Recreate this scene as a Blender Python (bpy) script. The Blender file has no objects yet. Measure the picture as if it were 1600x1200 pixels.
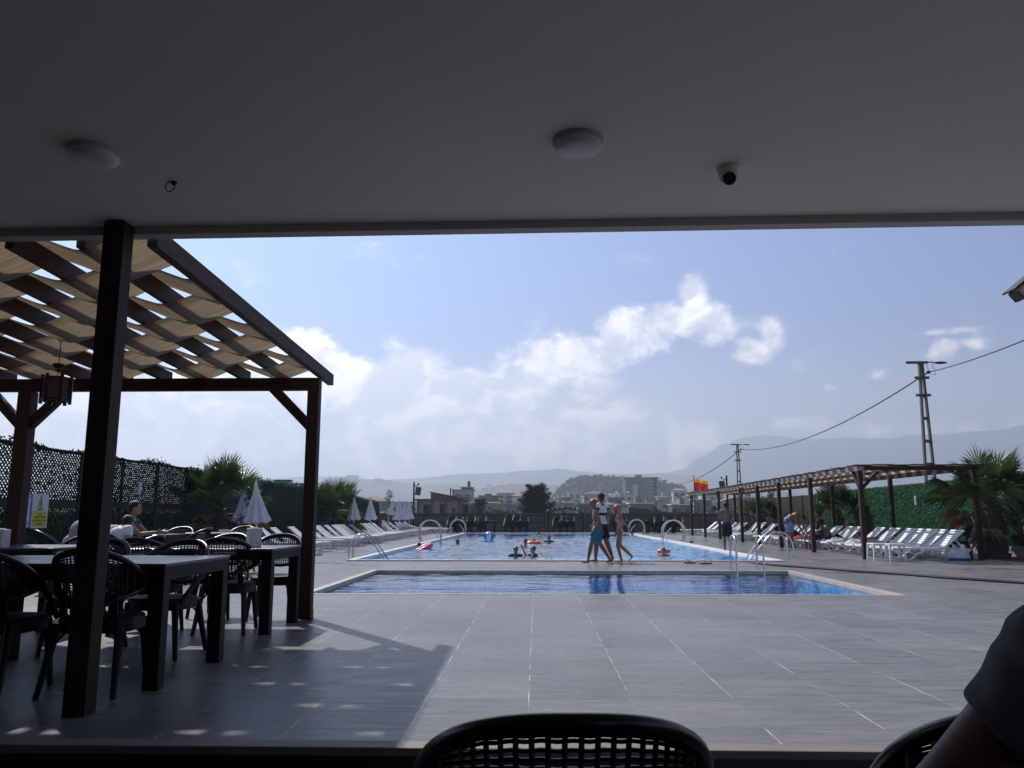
import bpy, bmesh, math, random
from mathutils import Vector, Matrix, noise
R = math.radians
PI = math.pi
random.seed(7)
sc = bpy.context.scene
COL = sc.collection

# ------------------------------------------------------------------ camera
F, HC = 1250.0, 1.07                     # focal length in px of a 1600 px wide frame, eye height above the deck
TH = math.atan(206 / F)
YAW = math.atan(38 / (F / math.cos(TH)))
cd = bpy.data.cameras.new('camera'); cam = bpy.data.objects.new('camera', cd); COL.objects.link(cam)
cam.location = (0, 0, HC); cam.rotation_euler = (PI / 2 + TH, 0, YAW)
cd.sensor_width = 36; cd.lens = 36 * F / 1600; cd.clip_end = 20000; cd.clip_start = 0.05
sc.camera = cam

def ray(px, py):
    x = (px - 800) / F; y = (600 - py) / F
    fy = math.cos(TH) - y * math.sin(TH); fz = math.sin(TH) + y * math.cos(TH)
    c, s = math.cos(YAW), math.sin(YAW)
    return Vector((x * c - fy * s, x * s + fy * c, fz))
def G(px, py, z=0.0):
    r = ray(px, py); t = (z - HC) / r.z
    return Vector((r.x * t, r.y * t, z))
def A(px, py, Y):
    r = ray(px, py); t = Y / r.y
    return Vector((r.x * t, Y, HC + r.z * t))
def YX(px, x):                            # depth at which the sight line through a column meets a given x
    r = ray(px, 806); return x * r.y / r.x

# ------------------------------------------------------------------ light
SUN_EL, SUN_AZ = R(44), R(-36.5)          # azimuth from +Y, negative = towards -X
sdir = Vector((math.sin(SUN_AZ) * math.cos(SUN_EL), math.cos(SUN_AZ) * math.cos(SUN_EL), math.sin(SUN_EL)))
sl = bpy.data.lights.new('sun', 'SUN'); sl.energy = 5.0; sl.angle = R(0.9); sl.color = (1, .95, .895)
so = bpy.data.objects.new('sun', sl); COL.objects.link(so)
so.rotation_euler = sdir.to_track_quat('Z', 'Y').to_euler(); so.location = (0, 0, 30)
sc.view_settings.view_transform = 'Standard'; sc.view_settings.look = 'None'
sc.view_settings.exposure = 0.52; sc.view_settings.gamma = 1
sc.cycles.use_denoising = True
sc.cycles.max_bounces = 8; sc.cycles.diffuse_bounces = 4; sc.cycles.glossy_bounces = 3
sc.cycles.transparent_max_bounces = 12; sc.cycles.volume_bounces = 0

# ------------------------------------------------------------------ world: sky and clouds
W = bpy.data.worlds.new('World'); sc.world = W; W.use_nodes = True
nt = W.node_tree; N = nt.nodes; L = nt.links; N.clear()
def node(t, **k):
    n = N.new(t)
    for a, b in k.items(): setattr(n, a, b)
    return n
def M(op, a, b=None, c=None, clamp=False):
    n = N.new('ShaderNodeMath'); n.operation = op; n.use_clamp = clamp
    for i, v in enumerate((a, b, c)):
        if v is None: continue
        if isinstance(v, (int, float)): n.inputs[i].default_value = v
        else: L.new(v, n.inputs[i])
    return n.outputs[0]
def mixc(f, a, b, typ='MIX'):
    n = N.new('ShaderNodeMix'); n.data_type = 'RGBA'; n.blend_type = typ
    for i, v in ((0, f), (6, a), (7, b)):
        if isinstance(v, (int, float)): n.inputs[i].default_value = v
        elif isinstance(v, tuple): n.inputs[i].default_value = (*v, 1)
        else: L.new(v, n.inputs[i])
    return n.outputs[2]
SKY_STR = 0.1
tc = node('ShaderNodeTexCoord')
sky = node('ShaderNodeTexSky', sky_type='NISHITA', sun_disc=False, sun_elevation=SUN_EL, sun_rotation=SUN_AZ,
           altitude=0, air_density=1.0, dust_density=2.2, ozone_density=1.6)
sep = node('ShaderNodeSeparateXYZ'); L.new(tc.outputs['Generated'], sep.inputs[0])
az = M('ARCTAN2', sep.outputs[0], sep.outputs[1])
el = M('ARCSINE', sep.outputs[2])
# the clouds: (pixel column, pixel row, half width, half height, weight), turned into real azimuth and elevation
CL = [(1082, 455, 32, 42, 1.0), (1110, 505, 50, 42, 1.0), (1050, 500, 60, 38, .9), (985, 520, 75, 48, 1.1), (925, 555, 95, 46, 1.1), (860, 565, 80, 48, 1.0),
      (1208, 508, 40, 46, .78), (1178, 545, 40, 30, .7), (1165, 500, 50, 30, .45), (800, 605, 110, 50, 1.15), (710, 615, 110, 56, 1.15), (640, 600, 80, 75, 1.25),
      (575, 620, 80, 80, 1.25), (520, 585, 55, 50, 1.2), (475, 560, 70, 52, 1.4), (400, 620, 130, 100, 1.4), (250, 660, 160, 90, 1.4),
      (60, 690, 200, 80, 1.0), (930, 600, 70, 30, .8), (1090, 680, 55, 36, .85), (1000, 705, 120, 26, .8), (860, 700, 140, 34, .75),
      (700, 690, 160, 40, .8), (520, 700, 160, 50, .9), (1240, 663, 60, 14, .75), (1375, 588, 30, 18, .75), (1475, 550, 34, 22, .8), (1380, 672, 62, 20, .85),
      (1455, 668, 50, 18, .8), (1520, 668, 40, 14, .75), (1590, 665, 26, 16, .9), (1430, 522, 90, 8, .55), (1528, 540, 18, 14, .6), (1300, 605, 18, 8, .55),
      (760, 690, 460, 90, .75), (1290, 700, 40, 12, .55)]
mask = None
for px, py, rx, ry, w in CL:
    r = ray(px, py); a0 = math.atan2(r.x, r.y); e0 = math.atan2(r.z, math.hypot(r.x, r.y))
    u = M('DIVIDE', M('SUBTRACT', az, a0), rx * 1.35 / 1290)
    v = M('DIVIDE', M('SUBTRACT', el, e0), ry * 1.35 / 1290)
    d = M('SQRT', M('ADD', M('MULTIPLY', u, u), M('MULTIPLY', v, v)))
    b = M('MULTIPLY', M('SUBTRACT', 1.0, d, clamp=True), w)
    mask = b if mask is None else M('SMOOTH_MAX', mask, b, .18)
mp = node('ShaderNodeMapping'); L.new(tc.outputs['Generated'], mp.inputs[0]); mp.inputs['Scale'].default_value = (1, 1, 1.35)
def wn(scale, det, rough, off=(0, 0, 0), dist=0.0):
    m2 = node('ShaderNodeMapping'); L.new(mp.outputs[0], m2.inputs[0]); m2.inputs['Location'].default_value = off
    n = node('ShaderNodeTexNoise'); L.new(m2.outputs[0], n.inputs['Vector'])
    n.inputs['Scale'].default_value = scale; n.inputs['Detail'].default_value = det; n.inputs['Roughness'].default_value = rough
    n.inputs['Distortion'].default_value = dist
    return n.outputs[0]
n1 = wn(9, 9, .62, dist=.35)
n2 = wn(26, 8, .6, (3, 1, 2), .2)
dens = M('ADD', mask, M('ADD', M('MULTIPLY', M('SUBTRACT', n1, .5), 1.7), M('MULTIPLY', M('SUBTRACT', n2, .5), .8)))
mr = node('ShaderNodeMapRange', interpolation_type='SMOOTHSTEP'); L.new(dens, mr.inputs[0])
mr.inputs[1].default_value = .25; mr.inputs[2].default_value = .72
gate = node('ShaderNodeMapRange', interpolation_type='SMOOTHSTEP'); L.new(mask, gate.inputs[0]); gate.inputs[1].default_value = .02; gate.inputs[2].default_value = .3
cover = M('MULTIPLY', mr.outputs[0], gate.outputs[0])
n3 = wn(9, 9, .62, (.012, -.012, -.02), .35)        # the same field sampled a little towards the sun: lit and shaded sides
relief = M('MULTIPLY', M('SUBTRACT', n1, n3), 7.0)
lit = M('ADD', .52, relief, clamp=True)
thick = node('ShaderNodeMapRange'); L.new(dens, thick.inputs[0]); thick.inputs[1].default_value = .5; thick.inputs[2].default_value = 1.35
lit2 = M('SUBTRACT', lit, M('MULTIPLY', thick.outputs[0], .42), clamp=True)
CLD_D, CLD_L = (8.4, 8.1, 8.5), (19.5, 18.0, 16.6)
cloudc = mixc(lit2, CLD_D, CLD_L)
skyc = mixc(1.0, sky.outputs[0], (.175, .385, .79), 'MULTIPLY')
# upper sky, out of view, dimmed evenly to deepen the shade on the deck
zn = node('ShaderNodeMapRange', interpolation_type='SMOOTHSTEP'); L.new(el, zn.inputs[0]); zn.inputs[1].default_value = R(20); zn.inputs[2].default_value = R(42); zn.inputs[3].default_value = 1; zn.inputs[4].default_value = .28
zc = node('ShaderNodeCombineColor'); [L.new(zn.outputs[0], zc.inputs[i]) for i in range(3)]
skyc = mixc(1.0, skyc, zc.outputs[0], 'MULTIPLY')
# white haze band that thickens towards the horizon
hz = node('ShaderNodeMapRange', interpolation_type='SMOOTHSTEP'); L.new(el, hz.inputs[0])
hz.inputs[1].default_value = R(13); hz.inputs[2].default_value = R(-1); hz.inputs[3].default_value = 0; hz.inputs[4].default_value = .8
azf = node('ShaderNodeMapRange'); L.new(az, azf.inputs[0]); azf.inputs[1].default_value = R(34); azf.inputs[2].default_value = R(-10); azf.inputs[3].default_value = .55; azf.inputs[4].default_value = 1
skyh = mixc(M('MULTIPLY', hz.outputs[0], azf.outputs[0]), skyc, (14.0, 12.2, 10.8))
cvf = node('ShaderNodeMapRange'); L.new(az, cvf.inputs[0]); cvf.inputs[1].default_value = R(-14); cvf.inputs[2].default_value = R(4); cvf.inputs[3].default_value = .95; cvf.inputs[4].default_value = .74
allc = mixc(M('MULTIPLY', cover, cvf.outputs[0]), skyh, cloudc)
bg = node('ShaderNodeBackground'); L.new(allc, bg.inputs[0]); bg.inputs[1].default_value = SKY_STR
wo = node('ShaderNodeOutputWorld'); L.new(bg.outputs[0], wo.inputs[0])

# ------------------------------------------------------------------ helpers
def tag(o, label=None, cat=None, group=None, kind=None):
    if label: o['label'] = label
    if cat: o['category'] = cat
    if group: o['group'] = group
    if kind: o['kind'] = kind
    return o
def empty(name, loc=(0, 0, 0), rz=0.0, label=None, cat=None, group=None):
    o = bpy.data.objects.new(name, None); COL.objects.link(o); o.location = loc; o.rotation_euler = (0, 0, rz)
    o.empty_display_size = .2
    return tag(o, label, cat, group)
KIDS = {}
def adopt(o, parent):
    if parent is not None:
        o.parent = parent; KIDS.setdefault(parent.name, []).append(o)
def copy_tree(o, loc=None, rz=None, label=None, parent=None, scale=None):
    c = o.copy(); COL.objects.link(c)
    if parent is not None: adopt(c, parent)
    if loc is not None: c.location = loc
    if rz is not None: c.rotation_euler = (0, 0, rz)
    if scale is not None: c.scale = scale
    if label: c['label'] = label
    for k in list(KIDS.get(o.name, [])): copy_tree(k, parent=c)
    return c
class MB:
    def __init__(s): s.v = []; s.f = []; s.m = []; s.T = Matrix()
    def add(s, vs, fs, mi=0):
        b = len(s.v); s.v += [tuple(s.T @ Vector(p)) for p in vs]
        s.f += [tuple(b + i for i in f) for f in fs]; s.m += [mi] * len(fs)
    def box(s, c, d, rot=None, mi=0):
        hx, hy, hz = d[0] / 2, d[1] / 2, d[2] / 2
        q = [Vector((x, y, z)) for z in (-hz, hz) for y in (-hy, hy) for x in (-hx, hx)]
        if rot is not None: q = [rot @ p for p in q]
        c = Vector(c)
        s.add([p + c for p in q], [(0, 2, 3, 1), (4, 5, 7, 6), (0, 1, 5, 4), (2, 6, 7, 3), (0, 4, 6, 2), (1, 3, 7, 5)], mi)
    def bar(s, p, q, w, h=None, up=(0, 0, 1), mi=0):
        p, q = Vector(p), Vector(q); d = q - p; l = d.length
        if l < 1e-6: return
        z = d / l; u = Vector(up)
        if abs(z.dot(u)) > .98: u = Vector((0, 1, 0))
        x = u.cross(z).normalized(); y = z.cross(x)
        rot = Matrix((x, y, z)).transposed()
        s.box((p + q) / 2, (w, h or w, l), rot, mi)
    def tube(s, pts, r, n=8, closed=False, mi=0, flat=None, caps=True):
        pts = [Vector(p) for p in pts]; m = len(pts); rr = r if isinstance(r, (list, tuple)) else [r] * m
        rings = []; px = None
        for i, p in enumerate(pts):
            if closed: t = pts[(i + 1) % m] - pts[i - 1]
            else: t = pts[min(i + 1, m - 1)] - pts[max(i - 1, 0)]
            t = t.normalized() if t.length > 1e-9 else Vector((0, 0, 1))
            if px is None:
                a = Vector((0, 0, 1)) if abs(t.z) < .9 else Vector((1, 0, 0))
                px = a.cross(t).normalized()
            else:
                px = (px - t * px.dot(t)); px = px.normalized() if px.length > 1e-9 else t.orthogonal().normalized()
            py = t.cross(px)
            fx, fy = (flat if flat else (1, 1))
            rings.append([p + px * math.cos(2 * PI * k / n) * rr[i] * fx + py * math.sin(2 * PI * k / n) * rr[i] * fy for k in range(n)])
        vs = [v for g in rings for v in g]; fs = []
        for i in range(m if closed else m - 1):
            a, b = i * n, ((i + 1) % m) * n
            for k in range(n): fs.append((a + k, a + (k + 1) % n, b + (k + 1) % n, b + k))
        if not closed and caps: fs.append(tuple(reversed(range(n)))); fs.append(tuple(range((m - 1) * n, m * n)))
        s.add(vs, fs, mi)
    def cone(s, p, q, r1, r2, n=10, mi=0): s.tube([p, q], [r1, r2], n, mi=mi)
    def ball(s, c, r, seg=10, rings=7, rot=None, mi=0):
        r = Vector((r, r, r)) if isinstance(r, (int, float)) else Vector(r); c = Vector(c)
        def P(t, a):
            p = Vector((math.sin(t) * math.cos(a) * r.x, math.sin(t) * math.sin(a) * r.y, math.cos(t) * r.z))
            return (rot @ p if rot is not None else p) + c
        vs = [P(0, 0)]; fs = []
        for i in range(1, rings): vs += [P(PI * i / rings, 2 * PI * k / seg) for k in range(seg)]
        vs.append(P(PI, 0)); e = len(vs) - 1
        for k in range(seg):
            fs.append((0, 1 + k, 1 + (k + 1) % seg))
            for i in range(rings - 2):
                a = 1 + i * seg; b = a + seg
                fs.append((a + k, b + k, b + (k + 1) % seg, a + (k + 1) % seg))
            a = 1 + (rings - 2) * seg; fs.append((a + k, e, a + (k + 1) % seg))
        s.add(vs, fs, mi)
    def lathe(s, prof, c=(0, 0, 0), n=24, mi=0, fold=0, nf=8):
        c = Vector(c); vs = []; fs = []
        for (r, z) in prof:
            for k in range(n):
                a = 2 * PI * k / n; rr = r * (1 + fold * math.cos(nf * a)) if r > 0 else 0
                vs.append(c + Vector((rr * math.cos(a), rr * math.sin(a), z)))
        for i in range(len(prof) - 1):
            for k in range(n): fs.append((i * n + k, i * n + (k + 1) % n, (i + 1) * n + (k + 1) % n, (i + 1) * n + k))
        s.add(vs, fs, mi)
    def prism(s, poly, a, b, axis='x', mi=0):      # a polygon in the plane across the axis, from a to b
        n = len(poly)
        def P(t, u, v): return {'x': (t, u, v), 'y': (u, t, v), 'z': (u, v, t)}[axis]
        s.add([P(a, *p) for p in poly] + [P(b, *p) for p in poly],
              [tuple(range(n)), tuple(reversed(range(n, 2 * n)))] + [(i, i + n, (i + 1) % n + n, (i + 1) % n) for i in range(n)], mi)
    def quad(s, a, b, c, d, mi=0): s.add([a, b, c, d], [(0, 1, 2, 3)], mi)
    def mesh(s, name):
        me = bpy.data.meshes.new(name); me.from_pydata(s.v, [], s.f); me.validate()
        return me
    def build(s, name, mat, parent=None, smooth=False, bevel=0, loc=None, fix=True):
        me = s.mesh(name)
        mats = mat if isinstance(mat, (list, tuple)) else [mat]
        for m_ in mats: me.materials.append(m_)
        if len(mats) > 1: me.polygons.foreach_set('material_index', s.m)
        if fix:
            bm = bmesh.new(); bm.from_mesh(me); bmesh.ops.recalc_face_normals(bm, faces=bm.faces); bm.to_mesh(me); bm.free()
        if smooth:
            me.polygons.foreach_set('use_smooth', [True] * len(me.polygons))
            try: me.set_sharp_from_angle(angle=R(42))
            except Exception: pass
        o = bpy.data.objects.new(name, me); COL.objects.link(o)
        if loc is not None: o.location = loc
        adopt(o, parent)
        if bevel:
            md = o.modifiers.new('bevel', 'BEVEL'); md.width = bevel; md.segments = 2; md.limit_method = 'ANGLE'; md.angle_limit = R(40)
        return o

# ------------------------------------------------------------------ materials
def mat(name, col, rough=.6, metal=0.0, var=.15, scale=6.0, stretch=(1, 1, 1), bump=0.0, bscale=None, spec=.5, col2=None, detail=4, coord='Object', trans=0.0, rvar=0.0):
    m = bpy.data.materials.new(name); m.use_nodes = True; t = m.node_tree; n = t.nodes; l = t.links
    b = n['Principled BSDF']; b.inputs['Roughness'].default_value = rough; b.inputs['Metallic'].default_value = metal
    b.inputs['Specular IOR Level'].default_value = spec
    tcn = n.new('ShaderNodeTexCoord'); mpn = n.new('ShaderNodeMapping'); l.new(tcn.outputs[coord], mpn.inputs[0]); mpn.inputs['Scale'].default_value = stretch
    nz = n.new('ShaderNodeTexNoise'); l.new(mpn.outputs[0], nz.inputs['Vector']); nz.inputs['Scale'].default_value = scale; nz.inputs['Detail'].default_value = detail
    nz.inputs['Roughness'].default_value = .6
    rp = n.new('ShaderNodeMapRange'); l.new(nz.outputs[0], rp.inputs[0]); rp.inputs[1].default_value = .3; rp.inputs[2].default_value = .7
    mx = n.new('ShaderNodeMix'); mx.data_type = 'RGBA'; l.new(rp.outputs[0], mx.inputs[0])
    c1 = tuple(c * (1 - var) for c in col); c2 = col2 or tuple(min(1, c * (1 + var)) for c in col)
    mx.inputs[6].default_value = (*c1, 1); mx.inputs[7].default_value = (*c2, 1); l.new(mx.outputs[2], b.inputs['Base Color'])
    if rvar:
        rm = n.new('ShaderNodeMapRange'); l.new(nz.outputs[0], rm.inputs[0]); rm.inputs[1].default_value = .3; rm.inputs[2].default_value = .7
        rm.inputs[3].default_value = rough - rvar; rm.inputs[4].default_value = rough + rvar; l.new(rm.outputs[0], b.inputs['Roughness'])
    if bump:
        n2_ = n.new('ShaderNodeTexNoise'); l.new(mpn.outputs[0], n2_.inputs['Vector']); n2_.inputs['Scale'].default_value = bscale or scale * 4; n2_.inputs['Detail'].default_value = 5
        bp = n.new('ShaderNodeBump'); bp.inputs['Strength'].default_value = bump; bp.inputs['Distance'].default_value = .02
        l.new(n2_.outputs[0], bp.inputs['Height']); l.new(bp.outputs[0], b.inputs['Normal'])
    if trans:
        tr = n.new('ShaderNodeBsdfTranslucent'); l.new(mx.outputs[2], tr.inputs[0]); ms = n.new('ShaderNodeMixShader'); ms.inputs[0].default_value = trans
        l.new(b.outputs[0], ms.inputs[1]); l.new(tr.outputs[0], ms.inputs[2]); l.new(ms.outputs[0], n['Material Output'].inputs[0])
    return m
K = {}
K['wood'] = mat('stained_wood', (.036, .018, .015), .6, var=.4, scale=5, stretch=(6, 6, .7), bump=.35, bscale=14, spec=.2)
K['woodY'] = mat('stained_wood_along', (.046, .026, .023), .6, var=.4, scale=5, stretch=(6, .7, 6), bump=.35, bscale=14, spec=.2)
K['woodX'] = mat('stained_wood_across', (.036, .018, .015), .6, var=.4, scale=5, stretch=(.7, 6, 6), bump=.35, bscale=14, spec=.2)
K['greywood'] = mat('weathered_board', (.16, .14, .13), .7, var=.35, scale=4, stretch=(.6, 5, 5), bump=.3)
K['palewood'] = mat('pale_board', (.42, .30, .20), .7, var=.25, scale=4, stretch=(.6, 5, 5), bump=.2)
K['paint'] = mat('ceiling_paint', (.70, .69, .69), .75, var=.045, scale=.9, detail=9, bump=.12, bscale=5)
K['trim'] = mat('beam_paint', (.42, .42, .43), .7, var=.06, scale=3, bump=.08)
K['wallp'] = mat('outer_render', (.55, .54, .52), .85, var=.08, scale=2, bump=.2)
K['darkwall'] = mat('dark_panelling', (.05, .045, .042), .7, var=.2)
K['darkfloor'] = mat('dark_floor_tile', (.03, .03, .034), .3, var=.25, scale=3)
K['sill'] = mat('marble_sill', (.17, .155, .14), .6, var=.15, scale=4, stretch=(1, 4, 1))
K['black'] = mat('black_plastic', (.007, .0065, .008), .5, var=.2, scale=20, bump=.1, spec=.3)
K['rim'] = mat('glossy_black_rim', (.02, .019, .022), .3, var=.2, scale=20, bump=.05)
K['black2'] = mat('dark_brown_plastic', (.03, .024, .024), .45, var=.2, scale=20, bump=.1)
K['white'] = mat('white_plastic', (.78, .79, .82), .35, var=.05, scale=4, bump=.03)
K['whiteg'] = mat('greenish_white_plastic', (.66, .76, .70), .4, var=.05, scale=4)
K['whitec'] = mat('white_canvas', (.74, .74, .80), .85, var=.06, scale=5, bump=.2, trans=.18)
K['steel'] = mat('stainless_steel', (.62, .62, .63), .22, metal=1.0, var=.08, scale=8)
K['coping'] = mat('white_coping', (.60, .60, .60), .5, var=.1, scale=5, bump=.1)
K['copingw'] = mat('stone_coping', (.34, .29, .25), .6, var=.18, scale=6, stretch=(1, .4, 1), bump=.1)
K['concrete'] = mat('bare_concrete', (.25, .235, .225), .9, var=.25, scale=1.2, bump=.4, bscale=6)
K['conc2'] = mat('grey_render', (.085, .08, .075), .9, var=.2, scale=.7, bump=.3)
K['glass'] = mat('dark_window', (.008, .01, .012), .5, var=.3, scale=2)
K['hole_and_shade'] = mat('opening_and_shade_black', (.015, .014, .014), .9, var=.2)
K['iron'] = mat('dark_iron', (.012, .012, .014), .6, metal=0, spec=.25, var=.2, scale=8)
K['pole'] = mat('pole_concrete', (.07, .075, .085), .8, var=.25, scale=2)
K['rubber'] = mat('black_rubber', (.01, .01, .01), .5, var=.2)
K['soil'] = mat('dry_soil', (.09, .07, .05), .95, var=.4, scale=3, bump=.6)
K['field'] = mat('rough_ground', (.10, .105, .06), .95, var=.4, scale=.05, col2=(.2, .17, .12), bump=.3, bscale=2, spec=.06)
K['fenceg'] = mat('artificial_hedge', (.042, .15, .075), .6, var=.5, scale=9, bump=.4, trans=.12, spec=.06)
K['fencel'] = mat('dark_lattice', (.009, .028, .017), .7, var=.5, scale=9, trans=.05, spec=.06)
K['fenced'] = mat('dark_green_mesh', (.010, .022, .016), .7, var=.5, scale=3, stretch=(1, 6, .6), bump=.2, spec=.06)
K['greenpanel'] = mat('green_screen_net', (.022, .024, .020), .9, var=.35, scale=2, stretch=(4, 4, .5), spec=.06)
K['leafp'] = mat('palm_leaf', (.07, .115, .03), .45, var=.45, scale=3, trans=.25)
K['leafd'] = mat('dry_palm_leaf', (.20, .14, .07), .7, var=.4, scale=5, trans=.1)
K['bark'] = mat('palm_bark', (.06, .045, .035), .95, var=.5, scale=9, bump=1.0, bscale=18)
K['leafc'] = mat('dark_conifer', (.012, .02, .013), .7, var=.5, scale=1.2, trans=.08, spec=.06)
K['leafh'] = mat('hedge_leaf', (.03, .05, .022), .7, var=.5, scale=2, trans=.1, spec=.06)
K['hill'] = mat('scrub_hill', (.055, .065, .035), .95, var=.45, scale=.02, col2=(.15, .13, .09), detail=8, spec=.06)
K['hillf'] = mat('far_hill', (.05, .06, .045), .95, var=.3, scale=.004, detail=8, spec=.06)
K['redroof'] = mat('rust_roof', (.26, .10, .065), .8, var=.25, scale=1.5)
K['greyroof'] = mat('grey_roof', (.22, .22, .23), .7, var=.2, scale=.5)
K['whiteroof'] = mat('white_roof', (.75, .75, .75), .5, var=.05, scale=.5)
K['darkroof'] = mat('dark_roof', (.02, .018, .018), .6, var=.3, scale=.5)
K['skin'] = mat('skin', (.31, .175, .12), .55, var=.1, scale=12)
K['skind'] = mat('tanned_skin', (.19, .105, .072), .55, var=.12, scale=12)
K['hair'] = mat('dark_hair', (.012, .009, .008), .6, var=.4, scale=40, bump=.5)
K['redcap'] = mat('red_swim_cap', (.30, .035, .045), .45, var=.1)
K['orange'] = mat('orange_cap', (.55, .10, .04), .5, var=.15)
K['teal'] = mat('teal_shorts', (.01, .19, .29), .8, var=.25, scale=9, bump=.3)
K['tee'] = mat('white_cotton', (.75, .75, .80), .9, var=.06, scale=6, bump=.4)
K['navy'] = mat('navy_cloth', (.014, .014, .028), .9, var=.2, scale=9, bump=.3)
K['pink'] = mat('pale_pink_suit', (.60, .38, .40), .6, var=.08, scale=9)
K['bluet'] = mat('deep_blue_cotton', (.02, .035, .13), .9, var=.2, scale=9, bump=.3)
K['blue'] = mat('blue_cloth', (.03, .12, .45), .7, var=.4, scale=7, col2=(.3, .4, .7))
K['bluecap'] = mat('blue_swim_cap', (.01, .10, .22), .45, var=.1)
K['blackc'] = mat('black_cloth', (.012, .012, .014), .95, var=.3, scale=9, bump=.4)
K['tshirt'] = mat('dark_tshirt', (.17, .17, .19), .95, var=.35, scale=4, bump=.5, bscale=12)
K['grey'] = mat('grey_cloth', (.22, .22, .25), .9, var=.15, scale=8, bump=.3)
K['lilac'] = mat('lilac_cloth', (.32, .32, .42), .9, var=.12, scale=8, bump=.3)
K['pinkf'] = mat('pink_float', (.75, .08, .20), .35, var=.08)
K['orangef'] = mat('orange_float', (.85, .12, .04), .35, var=.08)
K['ballb'] = mat('ball_blue', (.02, .06, .50), .3, var=.05)
K['ballw'] = mat('ball_white', (.75, .76, .78), .3, var=.04)
K['yellow'] = mat('sign_yellow', (.52, .48, .03), .5, var=.05)
K['signw'] = mat('sign_white', (.55, .57, .66), .5, var=.04)
K['signb'] = mat('sign_blue', (.04, .10, .42), .5, var=.05)
K['ink'] = mat('sign_ink', (.01, .01, .01), .6, var=.1)
K['flagr'] = mat('flag_red', (.50, .025, .03), .8, var=.1, trans=.35)
K['flagy'] = mat('flag_yellow', (.75, .42, .03), .8, var=.1, trans=.35)
K['parch'] = mat('lantern_paper', (.16, .14, .12), .8, var=.2, trans=.5)
K['towel'] = mat('patterned_towel', (.5, .5, .52), .95, var=.5, scale=14, bump=.5)
K['redt'] = mat('red_towel', (.42, .03, .05), .95, var=.2, scale=14, bump=.5)
K['lamp'] = mat('frosted_lamp_cover', (.62, .62, .66), .35, var=.02)
K['box'] = mat('white_card', (.62, .62, .68), .7, var=.05)

# woven strips of the sunshade: thin dark lines along the strip, light comes through
def strip_mat():
    m = mat('woven_shade_cloth', (.52, .45, .37), .85, var=.28, scale=3, stretch=(.8, 26, 1), bump=.4, bscale=6, trans=.55)
    return m
K['cloth'] = strip_mat()

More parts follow.
